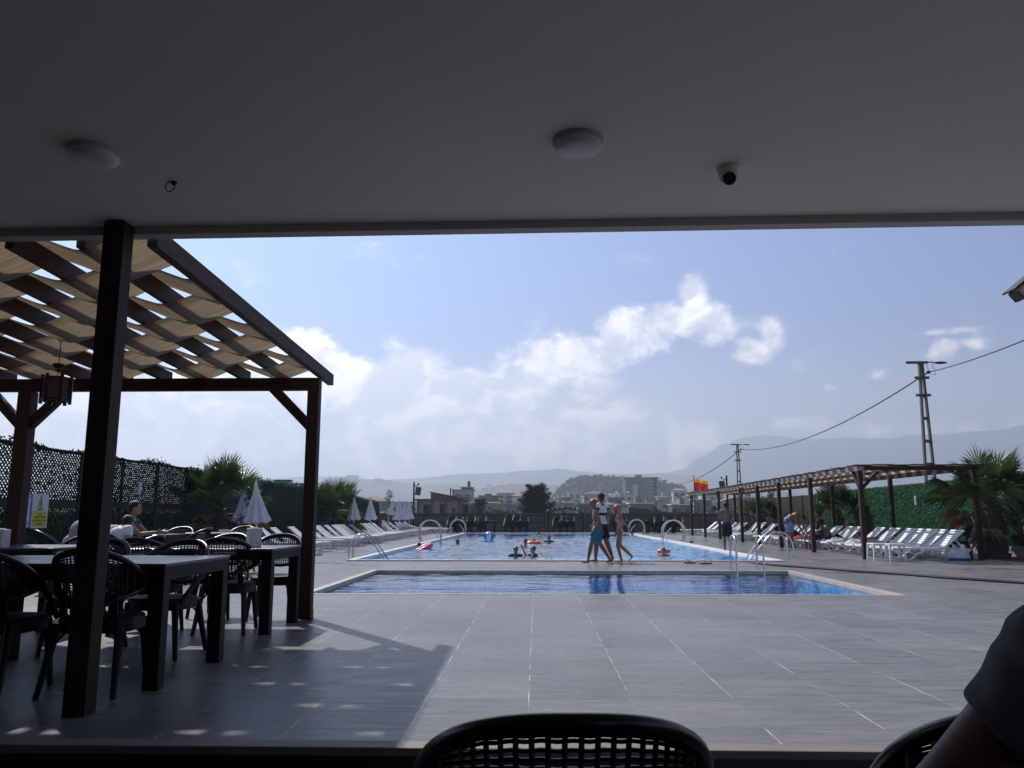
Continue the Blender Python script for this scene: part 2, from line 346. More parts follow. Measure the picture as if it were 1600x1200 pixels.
def tile_mat():
    m = bpy.data.materials.new('deck_tiles'); m.use_nodes = True; t = m.node_tree; n = t.nodes; l = t.links; b = n['Principled BSDF']
    tcn = n.new('ShaderNodeTexCoord'); sp = n.new('ShaderNodeSeparateXYZ'); l.new(tcn.outputs['Object'], sp.inputs[0])
    def mm(op, a, bb=None, cl=False):
        k = n.new('ShaderNodeMath'); k.operation = op; k.use_clamp = cl
        for i, v in enumerate((a, bb)):
            if v is None: continue
            if isinstance(v, (int, float)): k.inputs[i].default_value = v
            else: l.new(v, k.inputs[i])
        return k.outputs[0]
    def nz(scale, st, det=6, rg=.6, vec=None):
        mp_ = n.new('ShaderNodeMapping'); l.new(vec or tcn.outputs['Object'], mp_.inputs[0]); mp_.inputs['Scale'].default_value = st
        k = n.new('ShaderNodeTexNoise'); l.new(mp_.outputs[0], k.inputs['Vector']); k.inputs['Scale'].default_value = scale; k.inputs['Detail'].default_value = det; k.inputs['Roughness'].default_value = rg
        return k.outputs[0]
    TX, TY, OX, OY = .605, .63, .05, .07
    ux = mm('DIVIDE', mm('ADD', sp.outputs[0], OX), TX); uy = mm('DIVIDE', mm('ADD', sp.outputs[1], OY), TY)
    fx = mm('FRACT', ux); fy = mm('FRACT', uy)
    dx = mm('MINIMUM', fx, mm('SUBTRACT', 1, fx)); dy = mm('MINIMUM', fy, mm('SUBTRACT', 1, fy))
    wob = nz(1.7, (1, 1, 1), 3)
    gx = mm('LESS_THAN', dx, mm('MULTIPLY', mm('SUBTRACT', nz(3.1, (1, 1, 1), 5, .75), .44, True), .034)); gy = mm('LESS_THAN', dy, .0055)
    # every tile has its own shift of tone and of its veining
    cx = n.new('ShaderNodeCombineXYZ'); l.new(mm('FLOOR', ux), cx.inputs[0]); l.new(mm('FLOOR', uy), cx.inputs[1])
    wn_ = n.new('ShaderNodeTexWhiteNoise'); l.new(cx.outputs[0], wn_.inputs['Vector'])
    va = n.new('ShaderNodeVectorMath'); va.operation = 'MULTIPLY_ADD'; l.new(wn_.outputs['Color'], va.inputs[0]); va.inputs[1].default_value = (7, 7, 7); l.new(tcn.outputs['Object'], va.inputs[2])
    streak = nz(2.2, (1, 7, 1), 9, .68, va.outputs[0]); blot = nz(.35, (1, 1, 1), 5); fine = nz(14, (1, 3.5, 1), 6, .7, va.outputs[0])
    v = mm('ADD', mm('MULTIPLY', mm('SUBTRACT', streak, .5), .27), mm('ADD', mm('MULTIPLY', mm('SUBTRACT', blot, .5), .12), mm('MULTIPLY', mm('SUBTRACT', wn_.outputs['Value'], .5), .035)))
    v = mm('ADD', v, mm('MULTIPLY', mm('SUBTRACT', fine, .5), .12))
    v = mm('ADD', v, .155)
    wet = n.new('ShaderNodeMapRange'); wet.interpolation_type = 'SMOOTHSTEP'; l.new(nz(.42, (.7, 1.3, 1), 7, .62), wet.inputs[0]); wet.inputs[1].default_value = .56; wet.inputs[2].default_value = .63
    spot = n.new('ShaderNodeMapRange'); spot.interpolation_type = 'SMOOTHSTEP'; l.new(nz(2.6, (1, 1, 1), 3, .5), spot.inputs[0]); spot.inputs[1].default_value = .70; spot.inputs[2].default_value = .74
    farm = n.new('ShaderNodeMapRange'); l.new(sp.outputs[1], farm.inputs[0]); farm.inputs[1].default_value = 9.5; farm.inputs[2].default_value = 15
    wetm = mm('MAXIMUM', mm('MULTIPLY', wet.outputs[0], farm.outputs[0]), mm('MULTIPLY', spot.outputs[0], .6))
    v = mm('MULTIPLY', v, mm('SUBTRACT', 1, mm('MULTIPLY', wetm, .38)))
    cc = n.new('ShaderNodeCombineColor'); l.new(mm('MULTIPLY', v, .995), cc.inputs[0]); l.new(mm('MULTIPLY', v, .975), cc.inputs[1]); l.new(mm('MULTIPLY', v, 1.02), cc.inputs[2])
    m1 = n.new('ShaderNodeMix'); m1.data_type = 'RGBA'; l.new(gy, m1.inputs[0]); l.new(cc.outputs[0], m1.inputs[6]); m1.inputs[7].default_value = (.07, .07, .08, 1)
    m2 = n.new('ShaderNodeMix'); m2.data_type = 'RGBA'; l.new(gx, m2.inputs[0]); l.new(m1.outputs[2], m2.inputs[6]); m2.inputs[7].default_value = (.52, .52, .52, 1)
    l.new(m2.outputs[2], b.inputs['Base Color'])
    rr = n.new('ShaderNodeMapRange'); l.new(streak, rr.inputs[0]); rr.inputs[1].default_value = .3; rr.inputs[2].default_value = .7; rr.inputs[3].default_value = .24; rr.inputs[4].default_value = .44; b.inputs['Specular IOR Level'].default_value = .16
    l.new(mm('SUBTRACT', rr.outputs[0], mm('MULTIPLY', wetm, .14)), b.inputs['Roughness'])
    bp = n.new('ShaderNodeBump'); bp.inputs['Strength'].default_value = .25; bp.inputs['Distance'].default_value = .01
    l.new(mm('SUBTRACT', mm('ADD', streak, mm('MULTIPLY', fine, .5)), mm('MULTIPLY', mm('MAXIMUM', gx, gy), .6)), bp.inputs['Height']); l.new(bp.outputs[0], b.inputs['Normal'])
    return m
K['tiles'] = tile_mat()

def mosaic_mat(name, base, grout, s):
    m = bpy.data.materials.new(name); m.use_nodes = True; t = m.node_tree; n = t.nodes; l = t.links; b = n['Principled BSDF']
    tcn = n.new('ShaderNodeTexCoord')
    vs = n.new('ShaderNodeVectorMath'); vs.operation = 'SCALE'; vs.inputs['Scale'].default_value = 1 / s; l.new(tcn.outputs['Object'], vs.inputs[0])
    fl = n.new('ShaderNodeVectorMath'); fl.operation = 'FLOOR'; l.new(vs.outputs[0], fl.inputs[0])
    w_ = n.new('ShaderNodeTexWhiteNoise'); l.new(fl.outputs[0], w_.inputs['Vector'])
    mx = n.new('ShaderNodeMix'); mx.data_type = 'RGBA'; l.new(w_.outputs['Value'], mx.inputs[0])
    mx.inputs[6].default_value = (*[c * .7 for c in base], 1); mx.inputs[7].default_value = (*[min(1, c * 1.35) for c in base], 1)
    l.new(mx.outputs[2], b.inputs['Base Color']); b.inputs['Roughness'].default_value = .3
    return m
K['mosaic'] = mosaic_mat('blue_pool_mosaic', (.15, .48, 1.0), (.5, .5, .5), .05)
K['mosaicb'] = mosaic_mat('light_blue_pool_mosaic', (.15, .50, 1.0), (.5, .5, .5), .05)

def water_mat(name, tint, bstr, rough=.04):
    m = bpy.data.materials.new(name); m.use_nodes = True; t = m.node_tree; n = t.nodes; l = t.links; n.remove(n['Principled BSDF'])
    tcn = n.new('ShaderNodeTexCoord')
    def nz(scale, st, det):
        mp_ = n.new('ShaderNodeMapping'); l.new(tcn.outputs['Object'], mp_.inputs[0]); mp_.inputs['Scale'].default_value = st
        k = n.new('ShaderNodeTexNoise'); l.new(mp_.outputs[0], k.inputs['Vector']); k.inputs['Scale'].default_value = scale; k.inputs['Detail'].default_value = det; return k.outputs[0]
    a = nz(5, (.55, 1.15, 1), 6)
    bp = n.new('ShaderNodeBump'); bp.inputs['Strength'].default_value = bstr; bp.inputs['Distance'].default_value = .06; l.new(a, bp.inputs['Height'])
    fr = n.new('ShaderNodeFresnel'); fr.inputs[0].default_value = 1.33; l.new(bp.outputs[0], fr.inputs[1])
    tr = n.new('ShaderNodeBsdfTransparent'); tr.inputs[0].default_value = (*tint, 1)
    gl = n.new('ShaderNodeBsdfGlossy'); gl.inputs['Roughness'].default_value = rough; l.new(bp.outputs[0], gl.inputs['Normal'])
    ms = n.new('ShaderNodeMixShader'); l.new(fr.outputs[0], ms.inputs[0]); l.new(tr.outputs[0], ms.inputs[1]); l.new(gl.outputs[0], ms.inputs[2])
    l.new(ms.outputs[0], n['Material Output'].inputs[0])
    return m
K['waterb'] = water_mat('large_pool_water', (.84, .96, 1.0), .34, .02)
K['water'] = water_mat('pool_water', (.86, .96, 1.0), .12, .015)

ORD = 'first second third fourth fifth sixth seventh eighth ninth tenth eleventh twelfth thirteenth fourteenth fifteenth sixteenth seventeenth eighteenth nineteenth twentieth'.split()
ORD += ['twenty-' + o for o in ORD[:9]] + ['thirtieth']
# ------------------------------------------------------------------ ground, deck, pools
def struct(o): o['kind'] = 'structure'; return o
DX0, DX1, DY0, DY1 = -9.7, 12.9, 4.0, 53.6
P1 = (-3.2, 4.95, 11.38, 16.25)         # the small pool
P2 = (-4.42, 5.75, 19.62, 50.6)          # the big pool
def terr(x, y):
    if y < 95: z = -1.7
    elif y < 700: z = -1.7 + (y - 95) * .0205
    else: z = 10.7 + (y - 700) * .004
    return z + (noise.noise(Vector((x * .012, y * .012, 0))) * 1.6 if y > 95 else 0)
g = MB(); ys = [-60, 20, 60, 95] + [95 + 12 * i for i in range(1, 52)] + [760, 850, 1000, 1300, 1800, 2600, 3400, 4400, 5600]
xs = [-4200, -2600, -1600, -1000, -700] + [-520 + 26 * i for i in range(0, 41)] + [700, 1000, 1600, 2600, 4200]
vid = [(x, y, terr(x, y)) for y in ys for x in xs]; nx = len(xs)
g.add(vid, [(j * nx + i, j * nx + i + 1, (j + 1) * nx + i + 1, (j + 1) * nx + i) for j in range(len(ys) - 1) for i in range(nx - 1)])
struct(g.build('ground', K['field'], smooth=True))

dk = MB()
def rect(mb, x0, x1, y0, y1, z): mb.quad((x0, y0, z), (x1, y0, z), (x1, y1, z), (x0, y1, z))
rect(dk, DX0, DX1, DY0, P1[2], 0); rect(dk, DX0, P1[0], P1[2], P1[3], 0); rect(dk, P1[1], DX1, P1[2], P1[3], 0)
rect(dk, DX0, DX1, P1[3], P2[2], 0); rect(dk, DX0, P2[0], P2[2], P2[3], 0); rect(dk, P2[1], DX1, P2[2], P2[3], 0)
rect(dk, DX0, DX1, P2[3], DY1, 0); rect(dk, 4.81, DX1, -8, DY0, 0)
dk.quad((DX0, DY1, 0), (DX1, DY1, 0), (DX1, DY1, -1.8), (DX0, DY1, -1.8)); dk.quad((DX0, 4, 0), (DX0, DY1, 0), (DX0, DY1, -1.8), (DX0, 4, -1.8)); dk.quad((DX1, -8, 0), (DX1, DY1, 0), (DX1, DY1, -1.8), (DX1, -8, -1.8))
struct(dk.build('pool_deck', K['tiles'], fix=False))
def basin(p, depth, nm):
    b = MB(); x0, x1, y0, y1 = p
    rect(b, x0, x1, y0, y1, -depth)
    for a, c in (((x0, y0), (x1, y0)), ((x1, y0), (x1, y1)), ((x1, y1), (x0, y1)), ((x0, y1), (x0, y0))):
        b.quad((a[0], a[1], -.14), (c[0], c[1], -.14), (c[0], c[1], -depth), (a[0], a[1], -depth))
        b.quad((a[0], a[1], 0), (c[0], c[1], 0), (c[0], c[1], -.14), (a[0], a[1], -.14), mi=1 if (a[1] == y1 or c[0] == x0 and a[0] == x0) else 0)  # black top band on far and left walls: painted shade of the coping
    return struct(b.build(nm, [K['mosaicb' if 'large' in nm else 'mosaic'], K['hole_and_shade']], fix=False))
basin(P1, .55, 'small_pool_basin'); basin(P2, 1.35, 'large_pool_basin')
def water(p, z, step, amp, nm):
    w = MB(); x0, x1, y0, y1 = p; nx = int((x1 - x0) / step) + 1; ny = int((y1 - y0) / step) + 1
    for j in range(ny + 1):
        for i in range(nx + 1):
            x = x0 + (x1 - x0) * i / nx; y = y0 + (y1 - y0) * j / ny
            h = noise.noise(Vector((x * .9, y * 1.1, 1))) * .5 + noise.noise(Vector((x * 2.3, y * 2.9, 4))) * .35 + noise.noise(Vector((x * 5, y * 6, 7))) * .18
            w.v.append((x, y, z + h * amp))
    w.f = [(j * (nx + 1) + i, j * (nx + 1) + i + 1, (j + 1) * (nx + 1) + i + 1, (j + 1) * (nx + 1) + i) for j in range(ny) for i in range(nx)]; w.m = [0] * len(w.f)
    o = w.build(nm, K['waterb' if 'large' in nm else 'water'], fix=False); o.data.polygons.foreach_set('use_smooth', [True] * len(o.data.polygons))
    return struct(o)
water(P1, -.055, 0.06, .022, 'small_pool_water'); water(P2, -.06, 0.11, .06, 'large_pool_water')
def coping(p, w, h, m, nm, near=None):
    b = MB(); x0, x1, y0, y1 = p; e = .03
    wn_ = near or w
    b.box(((x0 + x1) / 2, y0 - wn_ / 2 + e, h / 2 - .03), (x1 - x0 + 2 * w - 2 * e, wn_, h + .06)); b.box(((x0 + x1) / 2, y1 + w / 2 - e, h / 2 - .03), (x1 - x0 + 2 * w - 2 * e, w, h + .06))
    b.box((x0 - w / 2 + e, (y0 + y1) / 2, h / 2 - .03), (w, y1 - y0 - 2 * e, h + .06)); b.box((x1 + w / 2 - e, (y0 + y1) / 2, h / 2 - .03), (w, y1 - y0 - 2 * e, h + .06))
    return struct(b.build(nm, m, bevel=.006))
coping(P2, .16, .03, K['coping'], 'large_pool_coping', near=.14); coping(P1, .13, .005, K['copingw'], 'small_pool_coping', near=.09)

# planting strips along the two fences
b = MB(); rect(b, 11.75, 12.55, 12, 52, .008); struct(b.build('planting_strip', K['soil'], fix=False))
b = MB(); rect(b, -9.5, -8.75, 19, 50, .008); struct(b.build('planting_bed', K['soil'], fix=False))
kb = MB()
kb.box((11.7, 33.5, .05), (.09, 21.0, .10)); kb.box((11.7, 15.0, .05), (.09, 8.0, .10))
tag(kb.build('kerb_strip', K['coping'], bevel=.01), kind='structure')

# ------------------------------------------------------------------ the room we look out of
b = MB(); b.box((-2.1, -1.55, -.2), (13.8, 11.0, .1)); struct(b.build('interior_floor', K['darkfloor']))
b = MB(); b.box((-2.1, 3.955, -.10), (13.8, .03, .13)); struct(b.build('step_riser', K['darkfloor']))
b = MB(); b.box((-2.1, 3.985, -.013), (13.8, .12, .04)); struct(b.build('marble_threshold', K['sill'], bevel=.006))
b = MB(); b.box((-2.15, -1.2, 2.96), (13.7, 11.76, .3)); struct(b.build('ceiling', K['paint']))
b = MB()
# the beam at the edge of the ceiling runs very slightly askew to it
b.add([(-9, 4.695, 2.76), (4.7, 4.471, 2.76), (4.7, 4.561, 2.76), (-9, 4.785, 2.76), (-9, 4.695, 2.815), (4.7, 4.471, 2.815), (4.7, 4.561, 2.815), (-9, 4.785, 2.815)],
      [(0, 1, 2, 3), (4, 5, 6, 7), (0, 1, 5, 4), (2, 3, 7, 6), (0, 3, 7, 4), (1, 2, 6, 5)])
struct(b.build('ceiling_beam', K['trim']))
b = MB(); b.box((-9.1, -1.5, 1.45), (.2, 11.2, 3.3)); struct(b.build('side_wall', K['darkwall']))
b = MB(); b.box((-2.1, -7.1, 1.45), (13.8, .2, 3.3)); struct(b.build('rear_wall', K['darkwall']))
b = MB(); b.box((-2.15, 4.5, 3.32), (13.7, .2, .4)); struct(b.build('roof_parapet', K['wallp']))

def light(px, py, lab):
    p = G(px, py, 2.81)
    r = empty('ceiling_light', (p.x, p.y, 2.81), 0, lab, 'ceiling light', 'round ceiling lights')
    m = MB(); m.lathe([(0, 0), (.118, 0), (.12, -.012), (.116, -.02), (0, -.02)], n=40); m.build('base', K['trim'], r, smooth=True)
    m = MB(); m.lathe([(.112, -.018), (.115, -.03), (.108, -.046), (.085, -.058), (.05, -.064), (0, -.066)], n=40); m.build('cover', K['lamp'], r, smooth=True)
light(148, 236, 'round white ceiling light above the sunshade side, near the wire hook')
light(903, 219, 'round white ceiling light near the centre of the ceiling, beside the dome camera')
p = G(272, 284, 2.81)
m = MB(); m.ball((0, 0, -.005), (.016, .016, .014)); m.tube([(0 - .02 - .024 * math.cos(a), .0, -.028 + .026 * math.sin(a)) for a in [i * 2 * PI / 14 for i in range(14)]], .0028, 6, closed=True)
o = m.build('wire_hook', K['iron'], loc=(p.x, p.y, 2.81), smooth=True); tag(o, 'small black wire ring hanging from the dark ceiling', 'hook')
p = G(1137, 262, 2.81)
r = empty('dome_camera', (p.x, p.y, 2.81), 0, 'white dome security camera with black lens screwed to the ceiling', 'security camera')
m = MB(); m.lathe([(0, 0), (.054, 0), (.054, -.012), (.049, -.03), (.047, -.05), (0, -.052)], n=32); m.build('housing', K['lamp'], r, smooth=True)
dn = Vector((-.05, -.72, -.5)).normalized(); q = dn.to_track_quat('Z', 'Y').to_matrix()
m = MB(); m.ball((0, -.004, -.052), .044, 24, 16); eb = m.build('eyeball', K['lamp'], r, smooth=True)
m = MB(); m.cone(Vector((0, -.004, -.052)) + dn * .030, Vector((0, -.004, -.052)) + dn * .0475, .034, .031, 24); m.build('lens', K['ink'], eb, smooth=True)

# floodlight lantern that juts in at the right edge
p = A(1597, 452, 4.35)
r = empty('wall_floodlight', tuple(p), 0, 'white boxy lamp with dark sloping hood jutting in at the right frame edge', 'floodlight')
T = Matrix.Translation((0, 0, 0)) @ Matrix.Rotation(R(-38), 4, 'Y')
m = MB(); m.T = T; m.box((.03, 0, -.01), (.16, .11, .075)); m.build('housing', K['white'], r, bevel=.012)
m = MB(); m.T = T; m.box((.035, 0, .034), (.20, .13, .012)); m.build('hood', K['black2'], r, bevel=.003)
m = MB(); m.T = T; m.box((-.052, 0, -.012), (.006, .085, .055)); m.ball((-.062, 0, .025), .009); m.build('glass', K['glass'], r)
m = MB(); m.T = T; m.box((.06, 0, -.055), (.12, .09, .02)); m.build('bracket', K['conc2'], r)
m = MB(); m.tube([(.08, 0, -.03), (.3, .05, .05), (.8, .2, .20), (1.2, .33, .30)], .014, 8); m.build('arm', K['iron'], r, smooth=True)
m = MB(); m.box((p.x + 1.3, 4.7, 1.2), (.25, .25, 3.1)); m.T = Matrix.Identity(4)
struct(m.build('corner_column', K['trim'], bevel=.01))

# ------------------------------------------------------------------ left sunshade
PX = -2.40
def zr(y): return 2.63 + (9.1 - y) * .036      # middle height of the rafters
r = empty('pergola', (PX, 8.65, 0), 0, 'dark brown wooden pergola shading the black dining tables', 'pergola')
def pb(): m = MB(); m.T = Matrix.Translation((-PX, -8.65, 0)); return m
m = pb(); m.box((-2.50, 4.525, 1.402), (.125, .12, 2.804)); m.build('post', K['wood'], r, bevel=.004)
m = pb(); m.box((-2.44, 8.66, 1.285), (.125, .12, 2.57)); m.box((-2.37, 8.60, .05), (.03, .12, .1)); m.build('post', K['wood'], r, bevel=.004)
xl = A(36, 700, 8.66).x
m = pb(); m.box((xl, 8.66, 1.218), (.15, .14, 2.436)); m.build('post', K['wood'], r, bevel=.004)
m = pb(); m.box((-5.38, 8.66, 2.505), (5.755, .10, .135)); m.build('crossbeam', K['woodX'], r, bevel=.003)
for (x0, z0, x1, z1) in ((-2.46, 2.02, -2.91, 2.47), (xl + .04, 2.05, xl + .44, 2.45), (xl - .04, 2.05, xl - .44, 2.45)):
    m = pb(); m.bar((x0, 8.66, z0), (x1, 8.66, z1), .10, .085, up=(0, 1, 0)); m.build('brace', K['woodX'], r)
RS = .455
for i in range(13):
    x = PX + .015 - RS * i; w = .055 if i else .065
    y0, y1 = 4.71, (9.12 if i == 0 else 8.95)
    m = pb(); hh = .062
    m.add([(x - w / 2, y0, zr(y0) - hh), (x + w / 2, y0, zr(y0) - hh), (x + w / 2, y1, zr(y1) - hh), (x - w / 2, y1, zr(y1) - hh),
           (x - w / 2, y0, zr(y0) + hh), (x + w / 2, y0, zr(y0) + hh), (x + w / 2, y1, zr(y1) + hh), (x - w / 2, y1, zr(y1) + hh)],
          [(0, 1, 2, 3), (4, 5, 6, 7), (0, 1, 5, 4), (2, 3, 7, 6), (0, 3, 7, 4), (1, 2, 6, 5)])
    m.build('edge_beam' if i == 0 else 'rafter', K['woodY'], r)
SW, SP = .588, .572
for k in range(7):
    yc = 5.02 + SP * k; m = pb(); NXs = 12 * 12; vs = []; rnd = random.Random(k)
    for i in range(NXs + 1):
        x = PX - RS * i / 12; ph = PI * i / 12 + PI * k
        tt = (i / 12 + k) % 2; tri = 1 - 2 * tt if tt < 1 else 2 * tt - 3
        am = .070 * max(-1, min(1, (.7 * tri + .3 * math.cos(ph)) * 1.12))
        sag = -.004 * (1 - abs(math.cos(ph)))
        for j in range(5):
            y = yc + SW * (j / 4 - .5) + .006 * math.sin(i * .21 + k)
            z = zr(y) + am + sag + .006 * math.sin(j * 1.7 + i * .13 + k) * abs(math.sin(ph))
            vs.append((x, y, z))
    m.add(vs, [(i * 5 + j, i * 5 + j + 1, (i + 1) * 5 + j + 1, (i + 1) * 5 + j) for i in range(NXs) for j in range(4)])
    o = m.build('shade_strip', K['cloth'], r, smooth=True)
    sd = o.modifiers.new('s', 'SOLIDIFY'); sd.thickness = .004

# lantern
p = A(88, 608, 6.9)
r = empty('hanging_lantern', tuple(p), R(20), 'dark six-sided wooden lantern hanging by a cord under the pergola', 'lantern')
m = MB()
for k in range(6):
    a = k * PI / 3; c, s_ = math.cos(a) * .115, math.sin(a) * .115
    m.bar((c, s_, -.135), (c, s_, .125), .026)
    a2 = a + PI / 3; d, e = math.cos(a2) * .115, math.sin(a2) * .115
    m.bar((c, s_, .095), (d, e, .095), .018); m.bar((c, s_, -.1), (d, e, -.1), .018)
m.build('frame', K['black2'], r)
m = MB()
for k in range(6):
    a = k * PI / 3; a2 = a + PI / 3; c, s_, d, e = math.cos(a) * .1, math.sin(a) * .1, math.cos(a2) * .1, math.sin(a2) * .1
    m.quad((c, s_, -.1), (d, e, -.1), (d, e, .095), (c, s_, .095))
m.build('pane', K['parch'], r)
m = MB(); m.lathe([(0, .23), (.045, .228), (.05, .21), (.03, .19), (0, .188)], n=16); m.build('canopy_cap', K['black2'], r, smooth=True)
top = zr(6.9) - .06 - p.z
m = MB(); m.tube([(0, 0, .09), (.003, 0, .2), (0, 0, top)], .004, 6); m.tube([(.02 * math.cos(a), 0, top - .02 + .02 * math.sin(a)) for a in [i * PI / 5 for i in range(10)]], .003, 5, closed=True); m.build('cord', K['iron'], r)
# ------------------------------------------------------------------ woven plastic tub chairs and tables
def make_chair(name, label, group, fine=True):
    """chair facing +Y: its back is on the -Y side; origin on the floor under the seat"""
    r = empty(name, (0, 0, 0), 0, label, 'chair', group)
    SH = .445
    def outline(t, z):                      # t from -1 to 1 round the back; leans back with height
        a = t * R(80)
        lean = (z - SH) * .28
        rad = .262 + (z - SH) * .06
        return Vector((math.sin(a) * rad * 1.04, -math.cos(a) * (rad - .02) - lean * math.cos(a) + .02, z))
    top = lambda t: .865 - .225 * abs(t) ** 2.3
    bot = lambda t: .535 + .10 * abs(t) ** 1.6
    ns = 33 if fine else 17
    hoop = [outline(-1 + 2 * i / (ns - 1), top(-1 + 2 * i / (ns - 1))) for i in range(ns)]
    hoop += [outline(1 - 2 * i / (ns - 1), bot(1 - 2 * i / (ns - 1))) for i in range(ns)]
    m = MB(); m.tube(hoop, .0155, 10 if fine else 6, closed=True); m.build('hoop', K['rim'], r, smooth=True)
    m = MB(); nr = 31 if fine else 15
    for i in range(1, nr):
        t = -1 + 2 * i / nr; h = top(t) - bot(t)
        pts = [outline(t, bot(t) + h * j / 6) for j in range(7)]
        m.tube(pts, .0098, 4, flat=(1, .5), caps=False)
    nh = 20 if fine else 9
    for f in [j / nh for j in range(1, nh)] + ([.90, .93, .96, .985] if fine else []):
        row = []
        for i in range(ns):
            t = (-1 + 2 * i / (ns - 1)) * .985; z = bot(t) + (top(t) - bot(t)) * f
            o = outline(t, z); o += Vector((o.x, o.y, 0)).normalized() * .004 * (1 if i % 2 else -1); row.append(o)
        m.tube(row, .0078, 4, flat=(1, .5), caps=False)
    m.build('backrest', K['black'], r)
    for t in (-.42, .42): m = MB(); m.bar(outline(t, SH - .03), outline(t, bot(t) + .03), .045, .018); m.build('back_support', K['black'], r)
    for t in (-.97, .97):
        m = MB(); q = outline(t, bot(t)); m.tube([q, q + Vector((0, .07, -.05)), Vector((q.x * .86, .19, SH - .02))], [.016, .018, .02], 8); m.build('armrest', K['black'], r, smooth=True)
    m = MB(); pts = []
    for i in range(28):
        a = 2 * PI * i / 28; e = 3.2
        c, s_ = math.cos(a), math.sin(a)
        pts.append((.228 * math.copysign(abs(c) ** (2 / e), c), .01 + .222 * math.copysign(abs(s_) ** (2 / e), s_)))
    m.prism([(x * .97, y * .97) for x, y in pts], SH - .005, SH + .004, 'z'); m.prism(pts, SH - .085, SH - .005, 'z')
    m.build('seat', K['black'], r, bevel=.006)
    for (sx, sy) in ((-1, 1), (1, 1), (-1, -1), (1, -1)):
        m = MB(); a = Vector((sx * .185, sy * .175, SH - .03)); b = Vector((sx * .225, sy * (.20 if sy > 0 else .285), 0))
        m.tube([a, a + (b - a) * .25, b], [.031, .026, .018], 8)
        m.tube([a + (b - a) * .32, a + Vector((-sx * .035, -sy * .03, -.05)), a + Vector((-sx * .09, -sy * .07, -.03))], [.008, .008, .009], 6)
        m.build('leg', K['black'], r, smooth=True)
    return r
DC = 'black woven tub chairs around the dining tables'
chairs = [ # x, y, rotation in degrees (0 = faces +Y), label
    (-3.36, 5.10, -3, 'black tub chair cut by the left frame edge, in front of the nearest table'),
    (-2.76, 5.18, 4, 'black tub chair half hidden behind the nearest pergola post'),
    (-2.92, 6.38, 176, 'black tub chair facing us across the nearest table, left of its leg'),
    (-3.62, 6.50, 182, 'black tub chair behind the nearest table, seen left of the thick post'),
    (-2.92, 7.72, 6, 'black tub chair with sky-lit lattice back, between the two nearest tables'),
    (-3.62, 7.62, -4, 'black tub chair left of the lattice one, behind the nearest table'),
    (-2.78, 8.62, 186, 'black tub chair beyond the second table, next to the white box'),
    (-3.45, 8.80, 176, 'black tub chair with pale rim beyond the second table, left of the box'),
    (-5.05, 8.80, 178, 'black tub chair with shiny rim behind the left table'),
    (-6.10, 8.75, 170, 'black tub chair at the left frame edge behind the left table'),
    (-4.25, 8.35, 88, 'black tub chair turned sideways beside the thick post'),
    (A(205, 810, 12.5).x - .1, 12.5, -80, 'black tub chair in which the woman in blue sits'),
    (-6.45, 14.35, 180, 'small black tub chair behind the table with the ashtray'),
    (-5.75, 13.3, 88, 'small black tub chair seen from its side, right of the ashtray table'),
    (-5.75, 15.6, 180, 'small black tub chair behind the farthest black table'),
    (A(100, 820, 11.8).x, 11.8, -60, 'black tub chair by the notice boards, under the person in lilac'),
]
C0 = make_chair('tub_chair', 'x', DC)
for i, (x, y, a, lab) in enumerate(chairs):
    c = C0 if i == 0 else copy_tree(C0)
    c.location = (x, y, 0); c.rotation_euler = (0, 0, R(a)); c['label'] = lab
for (px, py, Y, a, lab, z0) in ((883, 1105, 1.46, 2, 'large black tub chair back in the centre foreground', -.15), (1735, 1082, 1.55, -4, 'black tub chair behind the arm of the foreground person', -.15)):
    p = A(px, py, Y); c = copy_tree(C0)
    c.scale = (1.07, 1.05, 1.01); c.location = (p.x, Y + .36, z0); c.rotation_euler = (0, 0, R(a)); c['label'] = lab; c['group'] = 'black tub chairs in the foreground'

def table(x0, x1, y0, y1, lab, h=.77):
    r = empty('dining_table', ((x0 + x1) / 2, (y0 + y1) / 2, 0), 0, lab, 'table', 'black woven-look dining tables')
    w, d = x1 - x0, y1 - y0
    m = MB(); m.box((0, 0, h - .011), (w, d, .022)); m.build('tabletop', K['tabletop'], r, bevel=.005)
    m = MB()
    for s_ in (-1, 1): m.box((0, s_ * (d / 2 - .014), h - .062), (w - .012, .02, .08)); m.box((s_ * (w / 2 - .014), 0, h - .062), (.02, d - .05, .08))
    m.build('apron', K['weave'], r)
    for sx in (-1, 1):
        for sy in (-1, 1):
            m = MB(); m.box((sx * (w / 2 - .053), sy * (d / 2 - .053), (h - .024) / 2), (.098, .098, h - .024)); m.build('leg', K['weave'], r, bevel=.006)
    return r
def weave(name, col, rough, s, depth):
    m = mat(name, col, rough, var=.15, scale=20); n = m.node_tree.nodes; l = m.node_tree.links
    t = n.new('ShaderNodeTexCoord'); ck = n.new('ShaderNodeTexChecker'); ck.inputs['Scale'].default_value = s; l.new(t.outputs['Object'], ck.inputs[0])
    bp = n.new('ShaderNodeBump'); bp.inputs['Strength'].default_value = depth; bp.inputs['Distance'].default_value = .004; l.new(ck.outputs['Fac'], bp.inputs['Height']); l.new(bp.outputs[0], n['Principled BSDF'].inputs['Normal'])
    return m
K['weave'] = weave('woven_plastic', (.009, .0085, .010), .5, 60, .8); K['weave'].node_tree.nodes['Principled BSDF'].inputs['Specular IOR Level'].default_value = .2
K['tabletop'] = weave('woven_plastic_top', (.06, .06, .066), .24, 60, .12)
table(-4.02, -2.35, 5.12, 6.20, 'nearest black square-legged dining table, beside the thick post')
table(-3.95, -2.44, 7.48, 8.42, 'black dining table with a white napkin box, against the corner post')
table(-6.3, -4.55, 7.55, 8.5, 'black dining table by the left frame edge with a white box on it')
table(-6.95, -5.98, 12.75, 13.75, 'small far table with a white ashtray on it')
